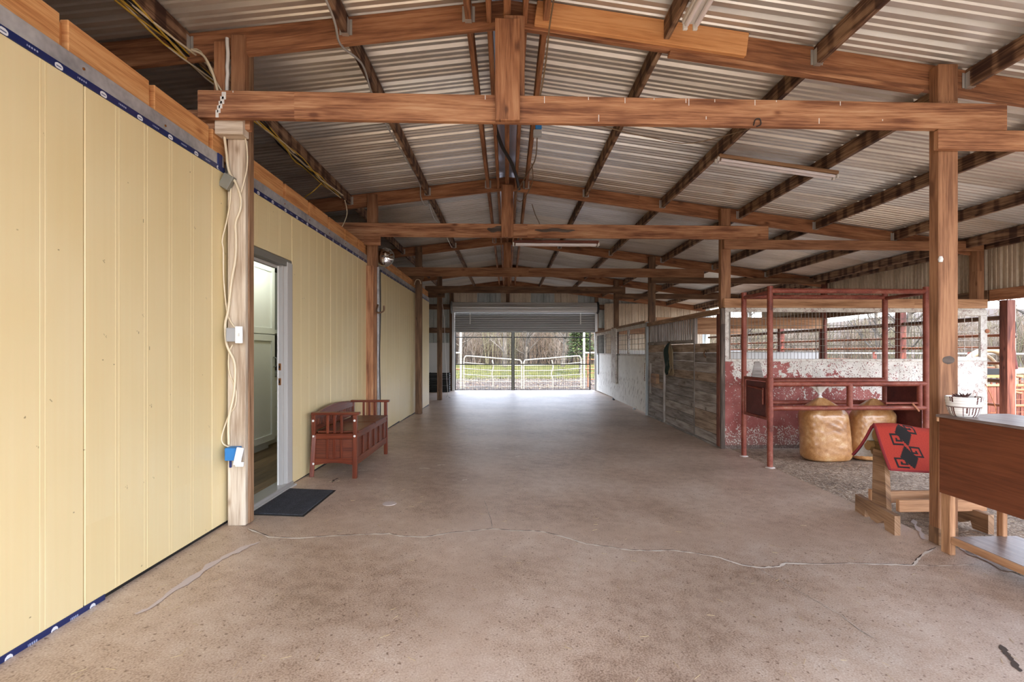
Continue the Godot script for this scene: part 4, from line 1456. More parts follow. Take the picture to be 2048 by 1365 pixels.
func bare_tree(at: Vector3, h: float, s: int, label: String):
	var r := RandomNumberGenerator.new()
	r.seed = s
	var t := thing("bare_tree", label, "tree", at)
	var tr := mb()
	var br := mb()
	var p := [at]
	var rad := [0.02 * h]
	for k in 6:
		p.append(p[-1] + Vector3(r.randf_range(-0.06, 0.06) * h * 0.4, h / 6.5, r.randf_range(-0.06, 0.06) * h * 0.4))
		rad.append(0.02 * h * (1.0 - (k + 1) / 7.0))
	tr.tube(smooth_path(p, 2), _double(rad), 8)
	fin(tr, "trunk", M.bark, t)
	for k in 26:
		var f := r.randf_range(0.12, 0.98) * 5.99
		var i := int(f)
		var o: Vector3 = (p[i] as Vector3).lerp(p[i + 1], f - i)
		_branch(br, o, Vector3(r.randf_range(-1, 1), r.randf_range(0.3, 1.1), r.randf_range(-1, 1)).normalized(), h * r.randf_range(0.12, 0.3), rad[i] * 0.4, 3, r)
	fin(br, "branches", M.bark, t)


func _double(a: Array) -> Array:
	var q := []
	for i in a.size() - 1:
		q.append(a[i]); q.append((a[i] + a[i + 1]) / 2)
	q.append(a[-1])
	return q


func _branch(b: MB, o: Vector3, dir: Vector3, l: float, r: float, depth: int, rg: RandomNumberGenerator):
	var m := o + dir * l * 0.5 + Vector3(rg.randf_range(-1, 1), rg.randf_range(-0.3, 1), rg.randf_range(-1, 1)) * l * 0.08
	var e := o + dir * l + Vector3(0, 0.1 * l, 0)
	b.tube([o, m, e], [r, r * 0.7, r * 0.35], 4, false)
	if depth > 1:
		for k in 3:
			var nd := (dir + Vector3(rg.randf_range(-1, 1), rg.randf_range(-0.2, 0.8), rg.randf_range(-1, 1)) * 0.9).normalized()
			_branch(b, o.lerp(e, rg.randf_range(0.4, 1.0)), nd, l * 0.55, r * 0.45, depth - 1, rg)


func conifer(at: Vector3, h: float, label: String, kind: int):
	var t := thing("conifer", label, "tree", at)
	var tr := mb()
	tr.tube([at, at + Vector3.UP * h * 0.97], [0.12, 0.02], 8)
	fin(tr, "trunk", M.bark, t)
	var b := mb()
	var r := RandomNumberGenerator.new()
	r.seed = 900 + kind
	for k in 5200 if kind == 0 else 1500:
		var f := pow(r.randf(), 0.8)
		var y := h * (0.2 + 0.8 * f)
		var rr := (1.0 - f) * h * (0.125 if kind == 0 else 0.14) + 0.1
		var a := r.randf() * TAU
		var q := rr * (0.45 + 0.6 * r.randf()) * (1.0 + 0.15 * sin(a * 3 + y * 4))
		var o := at + Vector3(cos(a) * q, y - q * 0.25, sin(a) * q)
		var out := Vector3(cos(a), r.randf_range(-0.5, 0.4), sin(a)).normalized() * r.randf_range(0.14, 0.32)
		var side := Vector3(-sin(a), r.randf_range(-0.4, 0.4), cos(a)).normalized() * 0.06
		b.col = Color(0.03, 0.06, 0.015).lerp(Color(0.1, 0.14, 0.03), r.randf()) if kind == 0 else Color(0.2, 0.22, 0.06)
		b.quad(o - side, o + out * 0.6 - side * 0.7, o + out, o + side, Vector3(0, 1, 0.2), Vector2.ZERO, Vector2.ZERO, Vector2.ZERO, Vector2.ZERO)
	fin(b, "foliage", M.conifer, t).set_meta("kind", "stuff")


func build_far_things():
	# mesh entrance gate just outside the roll-up door
	var leaves := [[-1.84, 0.172, "left leaf of the dark steel mesh gate outside the roll-up door"], [0.248, 2.975, "right leaf of the dark steel mesh gate outside the roll-up door"]]
	for q in leaves:
		var t := thing("mesh_gate", q[2], "gate", P((q[0] + q[1]) / 2, -0.14, 18.3))
		for y in [2.3, 1.87, 0.9, -0.03]:
			span("rail", t, q[0], q[1], y - 0.017, y + 0.017, 18.283, 18.317, M.gate_dark)
		for x in [q[0], q[1]]:
			span("stile", t, x - 0.02, x + 0.02, -0.05, 2.3, 18.28, 18.32, M.gate_dark)
		var b := mb()
		wire_grid(b, P(q[0], 0.0, 18.3), Vector3.RIGHT, q[1] - q[0], 1.35, 0.08, 0.1, 0.0035)
		fin(b, "wire_mesh", M.wire_dark, t).set_meta("kind", "stuff")
	var gp := thing("gate_post", "grey square steel post between the two mesh gate leaves", "post", P(0.21, -0.16, 18.32))
	span("post_tube", gp, 0.18, 0.24, -0.16, 2.5, 18.29, 18.35, M.gate_post)
	span("post_cap", gp, 0.175, 0.245, 2.5, 2.52, 18.285, 18.355, M.gate_dark)
	# white pipe gates beyond
	for q in [[-1.845, 0.62, "white bowed pipe gate on the left, with the barn's shade on its lower bars", 1], [0.71, 3.19, "white bowed pipe gate on the right, rusting along its top bar", -1]]:
		var t := thing("pipe_gate", q[2], "gate", P((q[0] + q[1]) / 2, -0.25, 22))
		var hi := 1.16; var lo := 1.0
		var yl: float = hi if q[3] > 0 else lo; var yr: float = lo if q[3] > 0 else hi
		var x0: float = q[0]; var x1: float = q[1]
		pipe("frame", t, smooth_path([P(x0, -0.24, 22), P(x0, 0.5, 22), P(x0, yl - 0.18, 22), P(x0 + 0.05, yl - 0.04, 22), P(x0 + 0.2, yl, 22), P((x0 + x1) / 2, (yl + yr) / 2 - 0.0, 22), P(x1 - 0.2, yr, 22), P(x1 - 0.05, yr - 0.04, 22), P(x1, yr - 0.18, 22), P(x1, 0.4, 22), P(x1, -0.24, 22)]), 0.03, M.gate_white, 8)
		for k in 5:
			var f := 0.14 + 0.19 * k
			pipe("bar", t, [P(x0, lerpf(yl, -0.2, f + 0.06), 22), P((x0 + x1) / 2, lerpf((yl + yr) / 2 - 0.05, -0.22, f + 0.06), 22), P(x1, lerpf(yr, -0.2, f + 0.06), 22)], 0.02, M.gate_white, 6)
		var xb := lerpf(x0, x1, 0.5)
		pipe("brace", t, smooth_path([P(xb - 0.03, 1.0, 22), P(xb + 0.03, 0.7, 22), P(xb - 0.04, 0.4, 22), P(xb + 0.02, 0.1, 22), P(xb, -0.2, 22)]), 0.03, M.gate_white, 6)
	for q in [[-1.98, 2.6, "left white pipe post that carries the farther pipe gates", -4.6], [3.32, 2.6, "right white pipe post that carries the farther pipe gates", 6.5]]:
		var t := thing("fence_post", q[2], "post", P(q[0], -0.26, 22))
		pipe("post_pipe", t, [P(q[0], -0.26, 22), P(q[0] - 0.06 * signf(q[0]) * 0.0, q[1], 22)], 0.05, M.gate_white, 10)
		pipe("top_rail", t, [P(q[0], 1.3, 22), P(q[3], 1.3, 22)], 0.045, M.gate_white, 8)
		pipe("mid_rail", t, [P(q[0], 0.6, 22), P(q[3], 0.6, 22)], 0.03, M.rust, 8)
	var sg := thing("pipe_gate", "small rust coloured pipe gate at the far right, beside the right gate post", "gate", P(4.3, -0.25, 23))
	pipe("frame", sg, smooth_path([P(3.65, -0.24, 23), P(3.65, 1.1, 23), P(3.75, 1.28, 23), P(3.9, 1.32, 23), P(5.2, 1.32, 23), P(5.4, 1.1, 23), P(5.4, -0.24, 23)]), 0.03, M.rust, 8)
	for y in [1.0, 0.7, 0.4, 0.1]:
		pipe("bar", sg, [P(3.65, y, 23), P(5.4, y, 23)], 0.02, M.rust, 6)
	# black crates in the far left corner
	for col in 2:
		for row in 3:
			var x := -2.47 + 0.36 * col; var y := 0.22 * row
			var t := thing("crate", "black slatted crate in the stack in the far left corner", "crate", P(x, y, 17.4), "black crates in the corner")
			for k in 3:
				span("side_slat", t, x - 0.165, x + 0.165, y + 0.012 + 0.068 * k, y + 0.06 + 0.068 * k, 17.22, 17.235, M.black, 0.002)
				span("side_slat", t, x - 0.165, x + 0.165, y + 0.012 + 0.068 * k, y + 0.06 + 0.068 * k, 17.56, 17.575, M.black, 0.002)
				span("end_slat", t, x - 0.17, x - 0.158, y + 0.012 + 0.068 * k, y + 0.06 + 0.068 * k, 17.22, 17.575, M.black, 0.002)
				span("end_slat", t, x + 0.158, x + 0.17, y + 0.012 + 0.068 * k, y + 0.06 + 0.068 * k, 17.22, 17.575, M.black, 0.002)
			for sx in [-1, 1]:
				for sd in [17.24, 17.555]:
					span("corner", t, x + sx * 0.155 - 0.012, x + sx * 0.155 + 0.012, y, y + 0.215, sd - 0.012, sd + 0.012, M.black, 0.002)
			span("bottom_board", t, x - 0.16, x + 0.16, y + 0.002, y + 0.012, 17.23, 17.57, M.black, 0.001)
	var p := thing("rope_pole", "thin white cord hanging from the corner post down to a small hook on the floor", "cord", P(-1.75, 0, 15.0))
	pipe("cord", p, smooth_path([P(-1.825, 2.7, 14.5), P(-1.80, 2.35, 14.7), P(-1.79, 1.4, 14.9), P(-1.76, 0.5, 15.05), P(-1.73, 0.03, 15.1)]), 0.007, M.white, 5)
	pipe("hook", p, smooth_path([P(-1.78, 0.02, 15.05), P(-1.74, 0.09, 15.1), P(-1.72, 0.03, 15.1), P(-1.66, 0.015, 15.05)]), 0.008, M.conduit, 5)


# ------------------------------------------------------------------ things on the left

func build_left_things():
	bench()
	# pantry cabinet inside the room
	var x := -2.87
	var t := thing("pantry_cabinet", "tall white shaker pantry cabinet inside the open doorway", "cabinet", P(-3.15, 0.18, 6.1))
	span("body", t, -3.42, x - 0.02, 0.28, 2.42, 5.82, 6.42, M.cabinet)
	span("toe_kick", t, -3.42, x - 0.07, 0.18, 0.28, 5.84, 6.42, M.cabinet)
	for q in [[0.29, 1.57], [1.58, 2.41]]:
		var o := mb()
		var w := 0.075
		o.box(P(x - 0.012, (q[0] + q[1]) / 2, 6.13), Vector3(0.012, q[1] - q[0] - 0.02, 0.56), Basis.IDENTITY, 0.0)
		for s in [5.865, 6.375]: o.box(P(x, (q[0] + q[1]) / 2, s), Vector3(0.02, q[1] - q[0], w), Basis.IDENTITY, 0.002)
		for y in [q[0] + w / 2, q[1] - w / 2]: o.box(P(x, y, 6.12), Vector3(0.02, w, 0.44), Basis.IDENTITY, 0.002)
		fin(o, "door", M.cabinet, t)
	pipe("handle", t, smooth_path([P(x + 0.01, 1.3, 6.37), P(x + 0.05, 1.28, 6.37), P(x + 0.05, 1.2, 6.37), P(x + 0.01, 1.18, 6.37)]), 0.006, M.steel_grey, 6)
	var c := thing("base_cabinet", "white drawer cabinet with a dark worktop beyond the pantry cabinet", "cabinet", P(-3.2, 0.18, 6.95))
	span("body", c, -3.5, -2.95, 0.28, 1.06, 6.44, 7.5, M.cabinet)
	span("toe_kick", c, -3.5, -3.02, 0.18, 0.28, 6.44, 7.5, M.cabinet)
	for k in 4: span("drawer", c, -2.95, -2.93, 0.3 + 0.19 * k, 0.475 + 0.19 * k, 6.46, 7.48, M.cabinet, 0.003)
	span("worktop", c, -3.5, -2.91, 1.06, 1.1, 6.44, 7.5, M.inner_wall)
	var wc := thing("wall_cabinet", "grey wall cabinet above the drawer cabinet in the lit room", "cabinet", P(-3.2, 1.62, 6.95))
	span("body", wc, -3.5, -3.02, 1.65, 2.4, 6.44, 7.5, M.inner_wall)
	span("bottom_trim", wc, -3.5, -3.0, 1.6, 1.65, 6.44, 7.5, M.cabinet)
	var lamp := thing("ceiling_light", "small round ceiling light above the pantry cabinet in the room", "lamp", P(-2.45, 2.5, 6.0))
	var em := mat(C("fff4e2"), 0.5)
	em.emission_enabled = true; em.emission = C("fff0d8"); em.emission_energy_multiplier = 0.5
	var lb := mb()
	lb.lathe(P(-2.45, 2.53, 6.0), [Vector2(0.0, 0.0), Vector2(0.1, 0.0), Vector2(0.11, 0.03)], 20)
	fin(lb, "diffuser", em, lamp)
	var om := OmniLight3D.new()
	om.name = "lamp_glow"
	om.light_energy = 0.12; om.light_color = Color(0.97, 1, 0.98); om.light_size = 0.1; om.omni_range = 12; om.omni_attenuation = 2.0; om.shadow_enabled = true
	om.position = P(-2.45, 2.48, 6.0)
	add_child(om)
	# door mat
	var m := thing("door_mat", "dark grey ribbed door mat in front of the open doorway", "door mat", P(-1.7, lift(-1.7, 4.2), 4.19))
	var ang := Basis(Vector3.BACK, -atan(0.17 / 3.45))
	var yb := lift(-1.7, 4.19)
	wood("mat_pile", m, P(-1.70, yb + 0.006, 4.19), Vector3(0.37, 0.01, 0.68), M.mat_fibre, 0.003, ang)
	wood("rubber_border", m, P(-1.70, yb + 0.003, 4.19), Vector3(0.40, 0.006, 0.71), M.black, 0.002, ang)
	# electrical boxes and cables on the first post
	var s := thing("switch_box", "grey switch box with a white cover plate, halfway up the whitish post", "switch", P(-1.85, 1.43, 3.56))
	span("box_body", s, -1.893, -1.828, 1.437, 1.53, 3.515, 3.6, M.box_grey)
	wood("cover_plate", s, P(-1.806, 1.483, 3.515), Vector3(0.046, 0.115, 0.012), M.white_gloss, 0.003, Basis(Vector3.UP, 0.25))
	wood("toggle", s, P(-1.804, 1.483, 3.505), Vector3(0.008, 0.02, 0.014), M.white, 0.001)
	s = thing("outlet_box", "electrical box covered in blue tape with a white hinged cover, low on the whitish post", "outlet", P(-1.85, 0.6, 3.56))
	span("box_body", s, -1.905, -1.828, 0.632, 0.718, 3.52, 3.6, M.blue_tape)
	span("tape_tail", s, -1.91, -1.895, 0.57, 0.66, 3.585, 3.6, M.navy)
	wood("cover_plate", s, P(-1.806, 0.664, 3.51), Vector3(0.044, 0.12, 0.014), M.white_gloss, 0.003, Basis(Vector3.UP, 0.3) * Basis(Vector3.BACK, -0.2))
	wood("cover_lip", s, P(-1.796, 0.612, 3.505), Vector3(0.05, 0.03, 0.022), M.white_gloss, 0.003, Basis(Vector3.UP, 0.3) * Basis(Vector3.BACK, -0.1))
	s = thing("junction_box", "tilted grey metal box at the top of the yellow wall beside the whitish post", "junction box", P(-1.9, 2.47, 3.57))
	wood("box_body", s, P(-1.912, 2.53, 3.57), Vector3(0.065, 0.1, 0.045), M.box_dark, 0.003, Basis(Vector3.BACK, -0.5))
	wood("box_lid", s, P(-1.912, 2.53, 3.543), Vector3(0.06, 0.095, 0.006), M.box_dark, 0.002, Basis(Vector3.BACK, -0.5))
	var cab := [
		[[-2.14, 3.42, -2.06, 3.38, -1.999, 3.258, -1.958, 3.089, -1.935, 2.918, -1.922, 2.748, -1.905, 2.611, -1.858, 2.527, -1.824, 2.424, -1.828, 2.339, -1.858, 2.253, -1.855, 2.134, -1.861, 1.997, -1.885, 1.860, -1.908, 1.655, -1.928, 1.553, -1.918, 1.416, -1.871, 1.314, -1.861, 1.229, -1.871, 1.075, -1.905, 0.904, -1.905, 0.734], 0.0085, "longest cream cable, winding down the whole front of the whitish post"],
		[[-2.18, 3.43, -2.09, 3.42, -2.009, 3.258, -1.942, 3.140, -1.885, 3.056, -1.824, 2.920, -1.791, 2.784, -1.788, 2.647, -1.808, 2.544, -1.831, 2.459], 0.005, "thin cream cable bowing along the right edge of the post's upper end"],
		[[-1.871, 1.536, -1.905, 1.587, -1.925, 1.655, -1.935, 1.860, -1.938, 2.065, -1.945, 2.133, -1.925, 2.270, -1.902, 2.407, -1.898, 2.509], 0.005, "thin cream cable running from the grey switch box up beside the yellow wall"],
		[[-1.885, 1.416, -1.908, 1.365, -1.912, 1.246, -1.881, 1.150, -1.861, 1.075, -1.871, 0.989, -1.908, 0.938, -1.945, 0.802, -1.94, 0.741, -1.90, 0.71], 0.005, "thin cream cable looping from the grey switch box down to the blue taped box"]]
	for k in 4:
		var p := []
		var a: Array = cab[k][0]
		for i in range(0, a.size(), 2): p.append(P(a[i], a[i + 1], 3.588 - (0.014 if k == 0 else 0.0) - (0.02 if a[i] < -1.93 else 0.0)))
		var o := pipe("cable", self, smooth_path(p, 4), cab[k][1], M.cable_cream, 6)
		tag(o, cab[k][2], "cable", "cables on the whitish post")
	# yellow cables lying along the left purlin
	var cbn := thing("cable_bundle", "loose bundle of yellow, cream and black cables along the purlin above the yellow wall", "cables", P(-2.17, 3.35, 3.0))
	for k in 9:
		var p := []
		var dd := -0.8
		var off := rng.randf_range(-0.03, 0.03)
		while dd < 6.9:
			p.append(P(-2.19 + off + rng.randf_range(-0.045, 0.05), 3.4 + rng.randf_range(-0.03, 0.025), dd))
			dd += 0.42
		pipe("cable", cbn, smooth_path(p, 3), 0.0065 if k < 5 else 0.008, [M.cable_yellow, M.cable_yellow, M.cable_yellow, M.cable_cream, M.cable_cream, M.cable_yellow, M.cable_cream, M.cable_black, M.cable_black][k], 5)
	tag(pipe("cable", self, smooth_path([P(-2.2, 3.40, 6.2), P(-2.28, 3.25, 6.1), P(-2.42, 3.2, 6.2), P(-2.46, 3.06, 6.2), P(-2.45, 2.9, 6.2)]), 0.006, M.cable_yellow, 5), "loose yellow cable end dangling from the purlin over the room roof", "cable")
	tag(pipe("cable", self, smooth_path([P(-2.13, 3.36, 6.8), P(-2.1, 3.2, 6.8), P(-2.13, 3.08, 6.8), P(-2.18, 2.98, 6.8)]), 0.006, M.cable_cream, 5), "pale cable end hanging just left of the second left post", "cable")
	# grey cable along the next purlin
	tag(pipe("cable", self, smooth_path([P(-1.03, 3.45, 1.9), P(-1.036, 3.4, 2.8), P(-1.068, 3.42, 3.2), P(-1.128, 3.45, 3.5), P(-1.08, 3.48, 3.72), P(-1.09, 3.53, 3.95), P(-1.15, 3.57, 4.4), P(-1.16, 3.55, 4.9), P(-1.165, 3.58, 5.8), P(-1.16, 3.6, 6.8), P(-1.19, 3.5, 7.1), P(-1.15, 3.42, 7.22), P(-1.1, 3.46, 7.28), P(-1.15, 3.56, 7.5), P(-1.17, 3.5, 8.2), P(-1.16, 3.56, 9.0), P(-1.15, 3.53, 10.7)], 4), 0.008, M.conduit, 6), "light grey cable clipped along the purlin left of the ridge", "cable")
	# convex mirror, hook
	var mr := thing("convex_mirror", "round silver convex mirror hung behind the second left post", "mirror", P(-1.75, 2.6, 7.4))
	var b := mb()
	var prof := []
	for k in 9: prof.append(Vector2(0.14 * cos(PI / 2 * k / 8.0), 0.09 * sin(PI / 2 * k / 8.0)))
	b.lathe(P(-1.76, 2.72, 7.40), prof, 28, Basis(Vector3.RIGHT, PI / 2 - 0.15))
	fin(b, "dome", M.mirror, mr)
	b = mb()
	b.lathe(P(-1.76, 2.72, 7.40), [Vector2(0.0, -0.02), Vector2(0.14, -0.02), Vector2(0.146, -0.005), Vector2(0.14, 0.003)], 28, Basis(Vector3.RIGHT, PI / 2 - 0.15))
	b.tube([P(-1.76, 2.72, 7.42), P(-1.83, 2.72, 7.36)], 0.012, 6)
	fin(b, "backing", M.steel_grey, mr)
	tag(pipe("wall_hook", self, smooth_path([P(-1.80, 2.02, 7.2), P(-1.80, 1.93, 7.12), P(-1.76, 1.9, 7.1), P(-1.70, 1.93, 7.12), P(-1.70, 2.0, 7.13)]), 0.012, M.far, 6), "dark iron hook on the second left post above the bench", "hook")
	tag(pipe("cord", self, smooth_path([P(-1.765, 2.5, 7.19), P(-1.755, 1.9, 7.17), P(-1.77, 1.3, 7.18), P(-1.76, 0.6, 7.18), P(-1.77, 0.2, 7.18)]), 0.008, M.cable_black, 5), "black cord running down the edge of the post behind the bench", "cord")
	tag(pipe("cord", self, smooth_path([P(-1.8, 2.78, 10.77), P(-1.83, 2.86, 10.76), P(-1.9, 2.86, 10.76), P(-1.94, 2.76, 10.78)]), 0.01, M.cable_cream, 5), "short cream loop of cord atop the third left post", "cord")


func bench():
	var y0 := 0.145
	var xb := -1.87; var xf := -1.475; var da := 5.03; var dz := 6.28
	var t := thing("storage_bench", "reddish brown slatted storage bench with an arched back beside the doorway", "bench", P(-1.67, y0, 5.65))
	var R: Material = M.mahogany_bright
	for q in [[xb, da, 0.1], [xf, da, 0.1], [xb, dz, 0.1], [xf, dz, 0.1]]:
		var b := mb()
		var lx := -0.02 if q[0] == xb else 0.0
		var ld := -0.02 if q[1] == da else 0.02
		var gy: float = lift(q[0], q[1]) - y0
		b.bar(P(q[0] + lx, y0 + gy, q[1] + ld * 0.4), P(q[0], y0 + 0.42, q[1]), 0.042, 0.042, 0.004)
		b.bar(P(q[0], y0 + 0.42, q[1]), P(q[0], y0 + 0.61, q[1]), 0.036, 0.04, 0.003)
		var leg := fin(b, "leg", R, t)
		for yy in [0.14, 0.405, 0.555]:
			var c := mb()
			c.lathe(P(q[0] + (0.0), y0 + yy, q[1] - 0.022), [Vector2(0.011, -0.002), Vector2(0.011, 0.003), Vector2(0.0, 0.004)], 10, Basis(Vector3.RIGHT, PI / 2))
			if q[1] == da: fin(c, "cap", M.white, leg)
	for d in [da, dz]:
		span("arm_rail", t, xb - 0.02, xf + 0.045, y0 + 0.61, y0 + 0.635, d - 0.03, d + 0.03, R)
		span("side_rail", t, xb + 0.02, xf - 0.02, y0 + 0.375, y0 + 0.43, d - 0.016, d + 0.016, R)
		var ap := mb()
		var L := xf - xb
		var poly := PackedVector2Array()
		poly.append(Vector2(0, 0.19)); poly.append(Vector2(0, 0.12))
		for k in 9: poly.append(Vector2(L * (k + 0.5) / 9.0, 0.12 + 0.025 * sin(PI * (k + 0.5) / 9.0)))
		poly.append(Vector2(L, 0.12)); poly.append(Vector2(L, 0.19))
		ap.prism(poly, P(xb, y0, d + 0.012), Vector3.RIGHT, Vector3.UP, Vector3(0, 0, 0.024))
		fin(ap, "apron", R, t)
		span("side_panel", t, xb + 0.01, xf - 0.01, y0 + 0.18, y0 + 0.38, d - 0.004, d + 0.006, M.mahogany)
		for k in 3:
			var x := lerpf(xb, xf, 0.33 + 0.17 * k)
			span("side_slat", t, x - 0.013, x + 0.013, y0 + 0.19, y0 + 0.375, d - 0.014, d - 0.005 if d == da else d + 0.012, R)
			span("arm_slat", t, x - 0.013, x + 0.013, y0 + 0.43, y0 + 0.61, d - 0.008, d + 0.008, R)
	# front
	span("front_rail", t, xf - 0.012, xf + 0.016, y0 + 0.375, y0 + 0.43, da + 0.02, dz - 0.02, M.mahogany)
	span("front_apron", t, xf - 0.012, xf + 0.014, y0 + 0.115, y0 + 0.19, da + 0.02, dz - 0.02, M.mahogany)
	span("front_panel", t, xf - 0.016, xf - 0.004, y0 + 0.18, y0 + 0.38, da + 0.01, dz - 0.01, M.mahogany)
	for k in 6:
		var d := lerpf(da + 0.08, dz - 0.08, k / 5.0)
		span("front_stile", t, xf - 0.004, xf + 0.012, y0 + 0.19, y0 + 0.375, d - 0.05, d + 0.05, M.mahogany)
	# seat lids
	for k in 2:
		span("seat_lid", t, xb + 0.025, xf + 0.03, y0 + 0.432, y0 + 0.452, lerpf(da, dz, 0.5 * k) + 0.02, lerpf(da, dz, 0.5 * k + 0.5) - (0.004 if k == 0 else 0.02), M.mahogany)
	span("bottom_board", t, xb + 0.01, xf - 0.02, y0 + 0.17, y0 + 0.185, da + 0.01, dz - 0.01, M.mahogany)
	span("back_panel", t, xb - 0.008, xb + 0.004, y0 + 0.18, y0 + 0.43, da + 0.02, dz - 0.02, M.mahogany)
	# back: lower rail, slats, arched crest
	span("back_rail", t, xb - 0.012, xb + 0.012, y0 + 0.455, y0 + 0.5, da + 0.02, dz - 0.02, R)
	var b := mb()
	var n := 16
	var poly := PackedVector2Array()
	for k in n + 1: poly.append(Vector2((dz - da) * k / n, 0.615 + 0.05 * sin(PI * k / n)))
	poly.append(Vector2(dz - da, 0.565)); poly.append(Vector2(0, 0.565))
	b.prism(poly, P(xb - 0.012, y0, da), Vector3(0, 0, -1), Vector3.UP, Vector3(0.024, 0, 0))
	fin(b, "crest_rail", R, t)
	for k in 20:
		var d := lerpf(da + 0.06, dz - 0.06, k / 19.0)
		span("back_slat", t, xb - 0.007, xb + 0.007, y0 + 0.5, y0 + 0.566, d - 0.014, d + 0.014, R, 0.002)


# ------------------------------------------------------------------ things in the right bay

func build_right_things():
	stocks()
	bag(P(4.04, 0, 6.36), 0.29, 0.2, 0.80, 0.0, "plump clear sack of wood shavings with a twisted top, nearest the stocks' left side", true)
	bag(P(4.66, 0, 6.39), 0.27, 0.17, 0.78, 1.0, "second sack of wood shavings, half hidden behind the saddle rack", false)
	saddle_rack()
	work_table()
	# pot on the table
	var t := thing("plant_pot", "ribbed white pot with brown drips on the work table", "pot", P(3.035, 0.941, 3.3))
	var b := mb()
	var prof := [Vector2(0.0, 0.0), Vector2(0.066, 0.0)]
	for k in 15:
		var f := k / 14.0
		prof.append(Vector2(0.068 + 0.033 * sqrt(f) + (0.0018 if k % 2 == 0 else 0.0), 0.004 + 0.122 * f))
	prof.append(Vector2(0.103, 0.13)); prof.append(Vector2(0.096, 0.131)); prof.append(Vector2(0.09, 0.11)); prof.append(Vector2(0.0, 0.108))
	b.lathe(P(3.035, 0.941, 3.3), prof, 36)
	fin(b, "vessel", M.pot, t)
	b = mb()
	for k in 11:
		var a := k * 2.4
		var o := P(3.02 + 0.02 * cos(a), 1.045, 3.3 + 0.02 * sin(a))
		b.tube([o, o + Vector3(cos(a) * 0.02, 0.03, sin(a) * 0.02), o + Vector3(cos(a) * 0.045, 0.042 + 0.004 * (k % 3), sin(a) * 0.045)], [0.004, 0.007, 0.001], 5)
	fin(b, "succulent", M.plant, t)
	# pen outside the open right wall
	var p := thing("pipe_post", "grey steel pipe post outside the red post at the right edge", "post", P(7.75, -0.16, 7.6))
	pipe("post_pipe", p, [P(7.75, -0.16, 7.6), P(7.75, 2.15, 7.6)], 0.045, M.gate_white, 12)
	for y in [1.0, 0.75]:
		pipe("hinge_pin", p, [P(7.45, y, 7.3), P(7.75, y, 7.6), P(7.95, y - 0.03, 7.65)], 0.018, M.rust, 6)
	var h := thing("hames", "dark hames and strap hanging on the pipe post at the right edge", "tack", P(7.7, 1.2, 7.5))
	b = mb()
	b.tube(smooth_path([P(7.6, 1.5, 7.52), P(7.63, 1.75, 7.52), P(7.68, 1.86, 7.52), P(7.72, 1.78, 7.52), P(7.7, 1.62, 7.52), P(7.62, 1.58, 7.52)]), 0.014, 6)
	b.tube(smooth_path([P(7.52, 1.58, 7.52), P(7.6, 1.56, 7.52), P(7.72, 1.6, 7.52)]), 0.025, 6)
	b.tube([P(7.58, 1.56, 7.52), P(7.585, 1.2, 7.52)], 0.008, 5)
	fin(b, "hame", M.black, h)
	b = mb()
	b.tube([P(7.66, 1.55, 7.53), P(7.7, 1.3, 7.53), P(7.73, 1.1, 7.53)], 0.035, 8)
	fin(b, "strap", M.maroon, h)
	var g := thing("pen_gate", "cream pipe gate with a rounded corner at the right edge", "gate", P(8.4, -0.16, 7.9))
	pipe("frame", g, smooth_path([P(8.0, -0.1, 7.9), P(8.0, 0.6, 7.9), P(8.0, 0.9, 7.9), P(8.05, 1.0, 7.9), P(8.2, 1.05, 7.9), P(9.4, 1.05, 7.9), P(9.5, 0.9, 7.9), P(9.5, -0.1, 7.9)]), 0.055, M.gate_white, 10)
	for y in [0.75, 0.5, 0.25]:
		pipe("bar", g, [P(8.0, y, 7.9), P(9.5, y, 7.9)], 0.025, M.rust, 6)
	b = mb()
	wire_grid(b, P(8.05, 0.0, 7.91), Vector3.RIGHT, 1.4, 1.0, 0.1, 0.1, 0.004)
	fin(b, "wire_mesh", M.rust, g).set_meta("kind", "stuff")
	var f := thing("feed_rack", "dark boarded feed rack with a lattice top outside the right wall", "rack", P(8.6, -0.16, 9.2))
	for k in 6: span("board", f, 7.3 + 0.45 * k, 7.74 + 0.45 * k, -0.16, 0.72, 9.2, 9.23, M.redwood)
	span("top_board", f, 7.3, 10.0, 0.88, 0.93, 9.18, 9.24, M.orange)
	span("mid_board", f, 7.3, 10.0, 0.72, 0.76, 9.18, 9.24, M.orange)
	for k in 24: span("lattice_slat", f, 7.33 + 0.11 * k, 7.36 + 0.11 * k, 0.76, 0.88, 9.2, 9.22, M.redwood, 0.002)
	span("rubber_strip", f, 7.3, 10.0, 0.93, 1.05, 9.19, 9.23, M.black)
	for x in [7.32, 9.98]: span("leg", f, x - 0.04, x + 0.04, -0.16, 1.05, 9.235, 9.3, M.redwood)
	var r := thing("hay_ring", "arched tan hay ring standing beyond the stall wire", "feeder", P(9.7, -0.16, 10.0))
	b = mb()
	var arc := []
	for k in 21:
		var a := PI * k / 20.0
		arc.append(P(9.7 + 0.55 * cos(a), 0.85 + 0.55 * sin(a), 10.0))
	arc.push_front(P(10.25, -0.15, 10.0)); arc.append(P(9.15, -0.15, 10.0))
	b.tube(arc, 0.06, 8)
	fin(b, "outer_hoop", M.tan_steel, r)
	b = mb()
	var arc2 := []
	for q in arc: arc2.append(Vector3(9.7 + (q.x - 9.7) * 0.72, q.y * 0.93 if q.y > 0 else q.y, -10.15))
	b.tube(arc2, 0.035, 8)
	fin(b, "inner_hoop", M.tan_steel, r)


